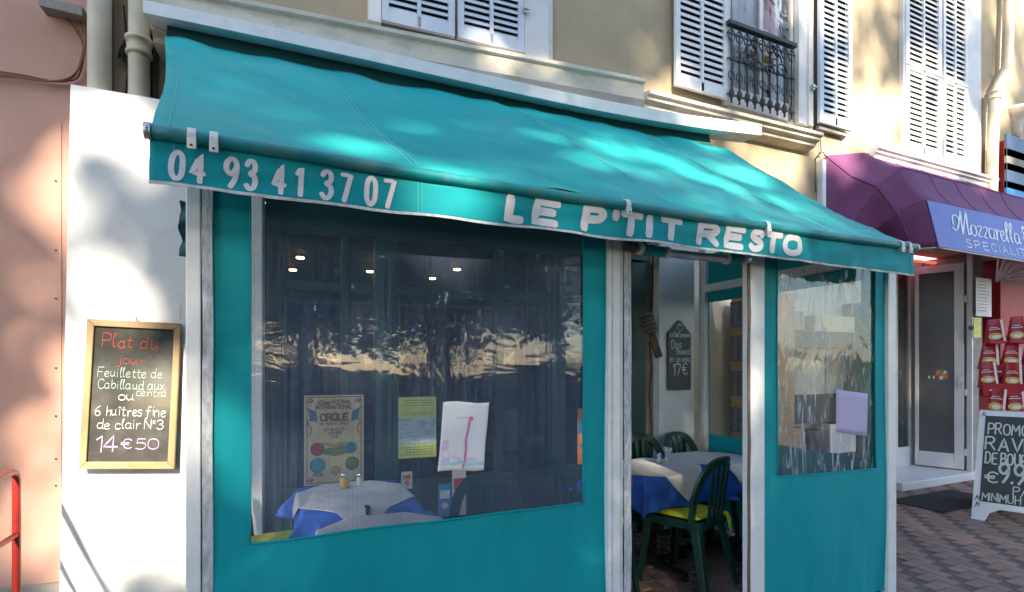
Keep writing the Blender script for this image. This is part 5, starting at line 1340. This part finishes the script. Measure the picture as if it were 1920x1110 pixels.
# sign panel between the two lowest hoops, seen on the front
S00, S01 = rows[4][3], rows[3][3]
fs_ = lambda a, b_, o=0.0: S00 + Vector((a, 0, 0)) + (S01 - S00) * b_ + Vector((0, -1, .2)).normalized() * o
b = MB(); b.grid(lambda s, t: fs_(.012 + 4.2 * s, .01 + .97 * t, .012), 2, 2); sg_ = b.build('sign_panel', MATS['sign_blue'], pu, solid=.004)
SH = (S01 - S00).length
def on_sign(u, v):
    # along-sign metres and height fraction of a sighted spot
    n = Vector((1, 0, 0)).cross(S01 - S00).normalized(); r = ray(u, v)
    p = EYE + r * ((S00 - EYE).dot(n) / r.dot(n)); d = p - S00
    return d.x, d.dot((S01 - S00).normalized()) / SH
sfn = lambda a, b_, o: fs_(a, b_ / SH, .015 + o)
b = MB()
xa, za = on_sign(1804, 440); xe, ze = on_sign(1908, 447)
write(b, 'SPECIALITÉS', sfn, xa, SH * .10, SH * .165, (xe - xa) * 1.30, .13, sp=3.0)
b.build('lettering', MATS['sign_white'], sg_)
# script word, drawn stroke by stroke with a broad pen
b = MB()
xm, zm0 = on_sign(1781, 420); xz, _ = on_sign(1906, 440)
word = [("~0,4.6 .2,7.6 1.6,8.4 2.6,6.8 1.8,3.6 .6,2.2 -.4,3.2", 1.0), ("~1.6,3.4 3.0,7.2 3.8,10.6 3.6,6 3.5,1.4", 1.0), ("~3.5,1.4 4.8,6 6.1,10.6 5.9,5 6.0,1.6 6.8,2.2", 1.0),
        ("~8.6,6 7.3,5 7.2,2.4 8.3,1.4 9.3,2.8 9.2,5 8.4,6 9.6,5.2", 1), ("~10,5.6 11.8,5.7 10,1.7 12.0,1.8", 1), ("~12.6,5.6 14.4,5.7 12.6,1.7 14.6,1.8", 1),
        ("~17,5.4 15.4,5.8 14.8,3.4 15.6,1.5 16.7,2.6 17.1,5.6 17,2 17.6,1.8", 1), ("~18.0,5.8 18.4,4.6 18.2,1.6|~18.4,4.2 19.2,5.7 19.9,5.4", 1), ("~20.2,3.4 21.6,4.4 21.4,5.8 20.4,5.2 20.2,2.6 21,1.4 22.2,2.4", 1),
        ("~22.3,3 23.9,8.4 23.6,10 22.9,8 23.0,2.2 23.8,1.8", 1), ("~24.2,3 25.8,8.4 25.5,10 24.8,8 24.9,2.2 25.7,1.8", 1), ("~28.6,5.4 27,5.8 26.4,3.4 27.2,1.5 28.3,2.6 28.7,5.6 28.6,2 29.4,2", 1)]
kx = (xz - xm) / 29.4; kz = SH * .055
for s_, _ in word:
    for ss in s_.split('|'):
        pts = smooth_pts([tuple(float(q) for q in w.split(',')) for w in ss.lstrip('~').split()], 7)
        _strokes[0] = (_strokes[0] + 1) % 6
        ribbon(b, [(xm + px * kx + py * kx * .10, SH * .30 + py * kz) for px, py in pts], SH * .062, sfn, .0025 + .0003 * _strokes[0], nib=.66, nang=.15)
write(b, '&', sfn, xz + .10, SH * .38, SH * .44, None, .13)
b.build('lettering', MATS['sign_white'], sg_)
# hoop arms seen from below at the right
c = PY(1868, 528, 3.72)
for u_, v_ in ((1872, 482), (1884, 484), (1897, 488), (1910, 494), (1924, 503), (1934, 516)):
    e = PY(u_, v_, 3.35); b = MB(); b.tube([c, c.lerp(e, .5), e], .012, 6); b.build('hoop_arm', MATS['white_trim'], pu, smooth=True)
# loose cable on the wall beside it
pts = [WR.pt(*[(q[0], .03, q[1]) for q in [WR.uv(*p)]][0]) for p in ((1520, 250), (1533, 262), (1535, 285), (1530, 292), (1524, 300), (1523, 340), (1524, 362))]
b = MB(); b.tube(pts, .007, 6); b.tube([pts[3], pts[3] + Vector((.05, -.02, .03)), pts[3] + Vector((.09, -.02, -.02)), pts[3] + Vector((.04, -.02, -.05))], .007, 6); b.build('cable', MATS['wire'], bld)

# ------------------------------------------------------------------ papers on the pilaster
for u0, v0, u1, v1, lab, m in ((1833, 523, 1862, 592, 'printed white notice on the concrete pillar above the red display', 'paper_white'), (1829, 596, 1842, 632, 'small pale notice low on the concrete pillar', 'paper_yellow')):
    p0 = PY(u0, v1, 3.70); p1 = PY(u1, v0, 3.70)
    t = thing('notice', (p0.x, 3.7, p0.z), lab, 'notice')
    f_ = sheet_fn((p0.x, 3.72, p0.z), (1, 0, 0), (0, 0, 1), (0, -1, 0)); W_, H_ = p1.x - p0.x, p1.z - p0.z
    b = MB(); b.poly(f_, rc(0, W_, 0, H_), .004); sh = b.build('sheet', MATS[m], t)
    b = MB(); b.box(p0.x + W_ * .3, p0.x + W_ * .7, 3.722, 3.80, p0.z + H_ * .4, p0.z + H_ * .6); b.build('spacer', MATS['concrete'], t)
    b = MB()
    for k in range(10): b.poly(f_, rc(W_ * .1, W_ * rnd.uniform(.5, .9), H_ * (.9 - .085 * k), H_ * (.9 - .085 * k) + .008), .005)
    b.build('print_lines', MATS['concrete'], sh)

# ------------------------------------------------------------------ red pasta display
yd = 2.95
X0 = PY(1846, 760, yd).x; FDs = Fr((X0, yd, 0), R(-60))
lev = [PY(1850, v_, yd).z for v_ in (770, 740, 698, 662, 632)]
ds = thing('display_stand', (X0 + .5, yd + .2, 0), 'red cardboard tiered display stand full of red pouches', 'display')
tops = [PY(1850, v_, yd).z for v_ in (777, 727, 692)]
b = MB(); b.fbox(FDs, 0, 1.3, -.42, -.40, 0, tops[2] + .02)
b.fbox(FDs, 0, .03, -.399, .02, 0, tops[0] + .18); b.fbox(FDs, .04, 1.3, -.399, .0, 0, .05); b.build('body', MATS['red_card'], ds)
for i, z_ in enumerate(tops):
    b = MB(); b.fbox(FDs, .0 if i else .031, 1.3, -.398 + .12 * 0, .0 - .11 * i, z_ - .02, z_); b.fbox(FDs, .0 if i else .031, 1.3, .001 - .11 * i, .014 - .11 * i, z_ - .09 if i else z_ - .5, z_ + .045); tr_ = b.build('tray', MATS['red_card'], ds)
    b = MB()
    for k in range(2): b.fbox(FDs, .05 + k * .5, .16 + k * .5, .0142 - .11 * i, .0152 - .11 * i, z_ - .035, z_ - .02)
    b.build('print', MATS['pouch_white'], tr_)
def pouch_proto():
    t = thing('pasta_pouch', (0, 0, 0), 'pouch', 'pouch', 'red pasta pouches on the display', local=True)
    b = MB(); w0, w1, h_ = .088, .046, .255
    def f(s, q):
        a = 2 * math.pi * s; wx = (w0 + (w1 - w0) * q) ; wy = .05 * (1 - q) ** .7 + .004
        c_, s_ = math.cos(a), math.sin(a)
        return (wx * math.copysign(abs(c_) ** .6, c_), wy * math.copysign(abs(s_) ** .8, s_), h_ * q)
    b.grid(f, 20, 8); n0 = len(b.v)
    b.f.append(tuple(range(20))); b.build('bag', MATS['red_pouch'], t, smooth=True, local=True)
    b = MB(); g = lambda a, z, o=0: (a, -(.05 * (1 - z / .255) ** .7 + .004) - .003 - o, z)
    b.poly(g, ell(-.005, .075, .05, .035, 14), .002); o = b.build('picture', MATS['pouch_gold'], t, local=True)
    b = MB(); b.poly(g, ell(.0, .07, .03, .018, 12), .003); b.build('picture', MATS['pouch_white'], o, local=True)
    b = MB(); write(b, 'Pasta', g, -.042, .142, .035, .085, .2, base=.004); b.build('print', MATS['pouch_white'], t, local=True)
    b = MB(); b.bar((.055, -.045, .02), (.052, -.014, .24), .018, .004, up=(0, 1, 0)); b.build('side_strip', MATS['pouch_white'], t, local=True)
    return t
# plain pouches: no readable word in the photo at this size, so the print is left as a pale bar
def pouch_plain(t):
    for c_ in list(t.children):
        if c_.name.startswith('print'): bpy.data.objects.remove(c_, do_unlink=True)
    b = MB(); g = lambda a, z, o=0: (a, -(.05 * (1 - z / .255) ** .7 + .004) - .003 - o, z)
    b.poly(g, rc(-.045, .035, .145, .152), .002); b.poly(g, rc(-.035, .02, .165, .170), .002); b.build('print', MATS['pouch_white'], t, local=True)
p0 = pouch_proto(); pouch_plain(p0); first = True
nm_ = ('bottom', 'middle', 'upper', 'top')
for i, (z_, d_, xs_) in enumerate(((tops[0] - .0, -.10, .09), (tops[1], -.18, .06), (tops[2], -.28, .07), (tops[2] + .27, -.30, .13))):
    for k in range(7):
        o = p0 if first else copy_tree(p0); first = False
        o.location = FDs.pt(xs_ + .0 + k * .172, d_, z_ + .002); o.rotation_euler = (0, 0, R(-60) + rnd.uniform(-.15, .15)); o.scale = (1.14, 1.1, rnd.uniform(1.0, 1.14)); o.rotation_euler.x = rnd.uniform(-.1, .04); o.rotation_euler.y = rnd.uniform(-.1, .1)
        o['label'] = 'red pouch with yellow picture, %s from left in the %s display row' % (('first', 'second', 'third', 'fourth', 'fifth', 'sixth', 'seventh')[k], nm_[i])

# ------------------------------------------------------------------ A-board
A0 = PZ(1821, 972, 0.0); yA = A0.y
angA = R(-68); FA = Fr((A0.x, A0.y, 0), angA)
zA = .0
H_A = PY(1846, 770, A0.y).z
ab = thing('sandwich_board', FA.pt(.35, -.25, 0), 'white framed black sandwich board chalked with a ravioli offer', 'sandwich board')
WA = .66; lean = .10
def af(a, b_, o=0.0):
    z = b_ * H_A; return FA.pt(a + .055 * b_ * (1 - a / WA * 1.0) , -lean * 2.4 * b_ + o, z)
b = MB(); e = .055
b.poly(lambda a, c, o: af(a, c, o), [(0, .115), (0, 1), (WA, 1), (WA, .115)], .022)
b.poly(lambda a, c, o: af(a, c, o), [(0, 0), (0, .114), (.2, .114), (.13, .075), (.10, 0)], .022); b.poly(lambda a, c, o: af(a, c, o), [(WA - .1, 0), (WA - .13, .075), (WA - .2, .114), (WA, .114), (WA, 0)], .022)
b.build('front_frame', MATS['white_paint'], ab)
def af2(a, b_, o=0.0): return FA.pt(a + .055 * b_ * (1 - a / WA), -.62 + lean * 2.4 * b_ - o, b_ * H_A)
b = MB(); b.poly(af2, [(0, 0), (0, 1), (WA, 1), (WA, 0)], .02); b.build('rear_frame', MATS['white_paint'], ab)
b = MB(); b.poly(lambda a, c, o: af(a, c, .022 + o), [(.05, .17), (.05, .955), (WA - .05, .955), (WA - .05, .17)], .003); bb = b.build('board', MATS['slate'], ab)
wf_ = lambda a, c, o: af(a, c, .0255 + o)
b = MB()
for tx, x0, y0, hh, ww in (('PROMOTION', .08, .79, .095, .50), ('RAVIOLI', .07, .645, .115, .50), ('DE BOURRACHE', .075, .52, .10, .54), ('€', .08, .345, .10, .09), ('9.90', .18, .36, .165, .28), ('PAR', .29, .265, .07, .17), ('MINIMUH 1 KILO', .065, .185, .07, .50)):
    write(b, tx, wf_, x0, y0, hh, ww, .13, sp=1.6, jit=.35)
b.build('chalk_writing', MATS['chalk_white'], bb)
b = MB()
for cx, cz in ((.03, .965), (.03, .14), (.026, .2)):
    ribbon(b, smooth_pts([(cx - .012, cz - .02), (cx + .015, cz + .015), (cx + .02, cz - .01), (cx, cz), (cx + .004, cz + .022)]), .006, lambda a, c, o: af(a, c, .022 + o), .002)
b.build('flourish', MATS['slate'], ab)

# ------------------------------------------------------------------ sign boxes at the far right
sg2 = thing('wall_sign', PY(1905, 390, 3.6), 'stacked black, white and blue sign boxes high at the right edge', 'sign')
for k, (v0, v1, m) in enumerate(((268, 292, 'window_dark'), (294, 318, 'concrete'), (320, 352, 'window_dark'), (353, 392, 'goods_blue'))):
    p0 = PY(1888, v1, 3.6); p1 = PY(1935, v0, 3.6)
    b = MB(); b.box(p0.x, p1.x, 3.60, 3.63, p0.z, p1.z + .012); b.build('sign_box', MATS[m], sg2, bevel=.004)
p0 = PY(1884, 392, 3.66); p1 = PY(1888, 264, 3.66)
b = MB(); b.box(p0.x, p1.x, 3.62, 3.846, p0.z, p1.z); b.build('bracket', MATS['red_card'], sg2)
# corbel and arch moulding above the sign
p0 = PY(1903, 255, 3.8)
b = MB(); b.lathe((p0.x + .12, 3.86, p0.z), [(.06, 0), (.09, .1), (.1, .2), (.14, .3), (.2, .38), (.2, .42)], 20); b.build('corbel', MATS['stone_trim'], bld, smooth=True)

# ------------------------------------------------------------------ trees across the pavement, behind the viewer: they dapple the sun and show in the vinyl
def gap_at(p, r): return (Vector(p), r)
GAPS = []
def gw(u, v, r, F=WL, d=.22): a, z = F.uv(u, v, d); GAPS.append((F.pt(a, d, z), r))
def gy(u, v, r, Y): GAPS.append((PY(u, v, Y), r))
GAPS_SRC = None
# crown gaps shaped to drop sun patches on the pink and white walls
for u, v, r in ((70, 300, .16), (85, 640, .13), (40, 780, .10), (90, 960, .12), (30, 480, .06), (255, 240, .10), (170, 240, .12), (190, 520, .12), (240, 690, .26), (250, 840, .34), (200, 960, .36), (300, 980, .22), (150, 1060, .25), (150, 700, .22), (330, 760, .2), (145, 420, .1), (240, 250, .16), (140, 860, .2), (100, 760, .1), (60, 240, .06)): gw(u, v, r)
# on the awning cloth
for u, v, r, Y in ((690, 270, .075, 2.2), (630, 262, .07, 2.2), (560, 200, .07, 2.6), (480, 150, .05, 2.9), (420, 175, .04, 2.7), (760, 200, .06, 2.7), (830, 195, .05, 2.85), (900, 215, .05, 2.9), (1150, 265, .14, 2.9), (1230, 275, .16, 2.9), (1320, 330, .16, 2.7), (1400, 330, .16, 2.9), (1480, 380, .14, 2.5), (1560, 420, .12, 2.2), (1180, 310, .1, 2.5), (1100, 300, .08, 2.5), (1020, 250, .07, 2.9), (850, 345, .10, 1.95), (800, 352, .05, 1.95), (890, 985, .02, 2.1), (1050, 320, .06, 2.3), (1600, 440, .08, 2.05)): gy(u, v, r, Y)
# on the house wall
for u_, v_, r_ in ((1410, 243, .16), (1340, 235, .12), (1300, 228, .08)): gw(u_, v_, r_, WL, .46)
for u, v, r in ((930, 115, .16), (1010, 130, .10), (1240, 190, .13), (1390, 243, .10), (1330, 232, .08), (1460, 300, .26), (1500, 270, .2), (1420, 270, .14), (1300, 215, .14), (1260, 175, .14)): gw(u, v, r, WR, .1)
for u, v, r in ((1600, 230, .34), (1650, 250, .34), (1620, 180, .3), (1700, 200, .3), (1560, 270, .2), (1740, 240, .42), (1800, 230, .42), (1780, 380, .12), (1850, 260, .3), (1880, 190, .3), (1700, 300, .22), (1780, 330, .2), (1860, 350, .2), (1740, 120, .2), (1900, 100, .3), (1650, 150, .16)): gw(u, v, r, WR, .1)
GP = np.array([g[0][:] for g in GAPS]); GR = np.array([g[1] for g in GAPS]); SD = np.array(SUN[:])
def keep_mask(P):
    ok = np.ones(len(P), bool)
    for c, r in zip(GP, GR):
        d = P - c; d = d - np.outer(d @ SD, SD)
        th = np.arctan2(d[:, 2], d[:, 0]); ph = c[0] * 7.3 + c[2] * 3.1
        rr_ = (r + .03) * (1 + .34 * np.sin(2 * th + ph) + .22 * np.sin(3 * th + ph * 1.7) + .16 * np.sin(5 * th + ph * 2.9))
        ok &= (np.einsum('ij,ij->i', d, d) > rr_ ** 2)
    return ok
def tree(name, x, y, h, cr, label, seed, leaves=9000, base=2.5, lean=0.0):
    t = thing(name, (x, y, -.12), label, 'tree', 'street trees')
    rg = random.Random(seed); ng = np.random.RandomState(seed)
    b = MB(); limbs = []
    tp = Vector((x + lean, y, h * .55))
    b.tube([Vector((x, y, -.15)), Vector((x + lean * .2, y, h * .2)), Vector((x + lean * .6, y + .05, h * .4)), tp], .2, 12, rs=[.26, .2, .17, .11])
    for k in range(9):
        a = rg.uniform(0, 6.28); z0 = h * rg.uniform(.28, .5); l = cr * rg.uniform(.6, .95)
        s = Vector((x + lean * z0 / h * 1.5, y, z0)); e = Vector((x + lean + math.cos(a) * l, y + math.sin(a) * l, z0 + rg.uniform(.5, h * .38)))
        b.tube([s, s.lerp(e, .5) + Vector((0, 0, .25)), e], .06, 7, rs=[.08, .05, .02]); limbs.append(e)
    b.build('trunk', MATS['bark'], t, smooth=True)
    # clumps of leaves through the crown
    nC_ = 110; cl = []
    for k in range(nC_):
        v_ = ng.normal(size=3); v_ /= np.linalg.norm(v_); rr_ = ng.uniform(.25, 1) ** .5
        cl.append([x + lean + v_[0] * cr * rr_, y + v_[1] * cr * rr_, base + (h - base) * (.5 + .5 * v_[2] * rr_)])
    cl = np.array(cl); n = leaves
    ctr = cl[ng.randint(0, nC_, n)] + ng.normal(size=(n, 3)) * np.array([.42, .42, .30]) * cr / 2.6
    ctr = ctr[ctr[:, 2] > base - .2]
    ctr = ctr[keep_mask(ctr)]; n = len(ctr)
    a = ng.normal(size=(n, 3)); a /= np.linalg.norm(a, axis=1)[:, None]
    c2 = ng.normal(size=(n, 3)); c2 -= (np.einsum('ij,ij->i', a, c2))[:, None] * a; c2 /= np.linalg.norm(c2, axis=1)[:, None]
    sz = ng.uniform(.055, .11, n)[:, None]
    V = np.empty((n, 4, 3)); V[:, 0] = ctr - a * sz * 1.3; V[:, 1] = ctr + c2 * sz * .8; V[:, 2] = ctr + a * sz * 1.3; V[:, 3] = ctr - c2 * sz * .8
    V -= np.array([x, y, 0])
    me = bpy.data.meshes.new('crown'); me.vertices.add(n * 4); me.vertices.foreach_set('co', V.reshape(-1).astype(np.float32))
    me.loops.add(n * 4); me.loops.foreach_set('vertex_index', np.arange(n * 4, dtype=np.int32)); me.polygons.add(n)
    me.polygons.foreach_set('loop_start', np.arange(0, n * 4, 4, dtype=np.int32)); me.update(calc_edges=True); me.materials.append(MATS['leaf'])
    link('crown', me, t, Vector((x, y, 0)))
    return t
for i, (x, y, h, cr, n, base, lab) in enumerate((
        (-4.6, -6.6, 12.5, 3.2, 30000, 1.95, 'broad leafy street tree on the kerb to the left behind the viewer'),
        (0.6, -7.0, 13.0, 3.3, 32000, 1.95, 'broad leafy street tree on the kerb straight behind the viewer'),
        (6.2, -6.8, 12.5, 3.3, 30000, 1.95, 'broad leafy street tree on the kerb to the right behind the viewer'),
        (-8.6, -14.6, 9.5, 3.6, 16000, 1.5, 'tall street tree on the far left of the other side'),
        (-1.4, -15.0, 10.0, 3.8, 16000, 1.6, 'tall street tree in the middle of the other side'),
        (6.0, -14.8, 9.2, 3.6, 16000, 1.5, 'tall street tree on the right of the other side'))):
    tree('street_tree', x, y, h, cr, lab, 40 + i, n, base)

# hedge added across the road to darken what the vinyl reflects
hg = thing('added_hedge', (0, -12.0, -.16), 'added dark hedge behind the viewer, darkening the reflection in the vinyl', 'added_hedge')
ng = np.random.RandomState(5); n = 26000
ctr = np.stack([ng.uniform(-16, 16, n), -12 + ng.uniform(-.45, .45, n), ng.uniform(-.1, 1.45, n) + .12 * np.sin(ng.uniform(0, 6, n))], 1)
a = ng.normal(size=(n, 3)); a /= np.linalg.norm(a, axis=1)[:, None]; c2 = np.cross(a, ng.normal(size=(n, 3))); c2 /= np.linalg.norm(c2, axis=1)[:, None]
V = np.empty((n, 4, 3)); V[:, 0] = ctr - a * .1; V[:, 1] = ctr + c2 * .06; V[:, 2] = ctr + a * .1; V[:, 3] = ctr - c2 * .06
V -= np.array([0, -12, -.16])
me = bpy.data.meshes.new('added_foliage'); me.vertices.add(n * 4); me.vertices.foreach_set('co', V.reshape(-1).astype(np.float32)); me.loops.add(n * 4); me.loops.foreach_set('vertex_index', np.arange(n * 4, dtype=np.int32)); me.polygons.add(n)
me.polygons.foreach_set('loop_start', np.arange(0, n * 4, 4, dtype=np.int32)); me.update(calc_edges=True); me.materials.append(MATS['leaf'])
link('added_foliage', me, hg, Vector((0, -12, -.16)))
b = MB(); b.box(-15.9, 15.9, -12.3, -11.7, -.16, 1.0); b.build('added_twigs', MATS['bark'], hg)
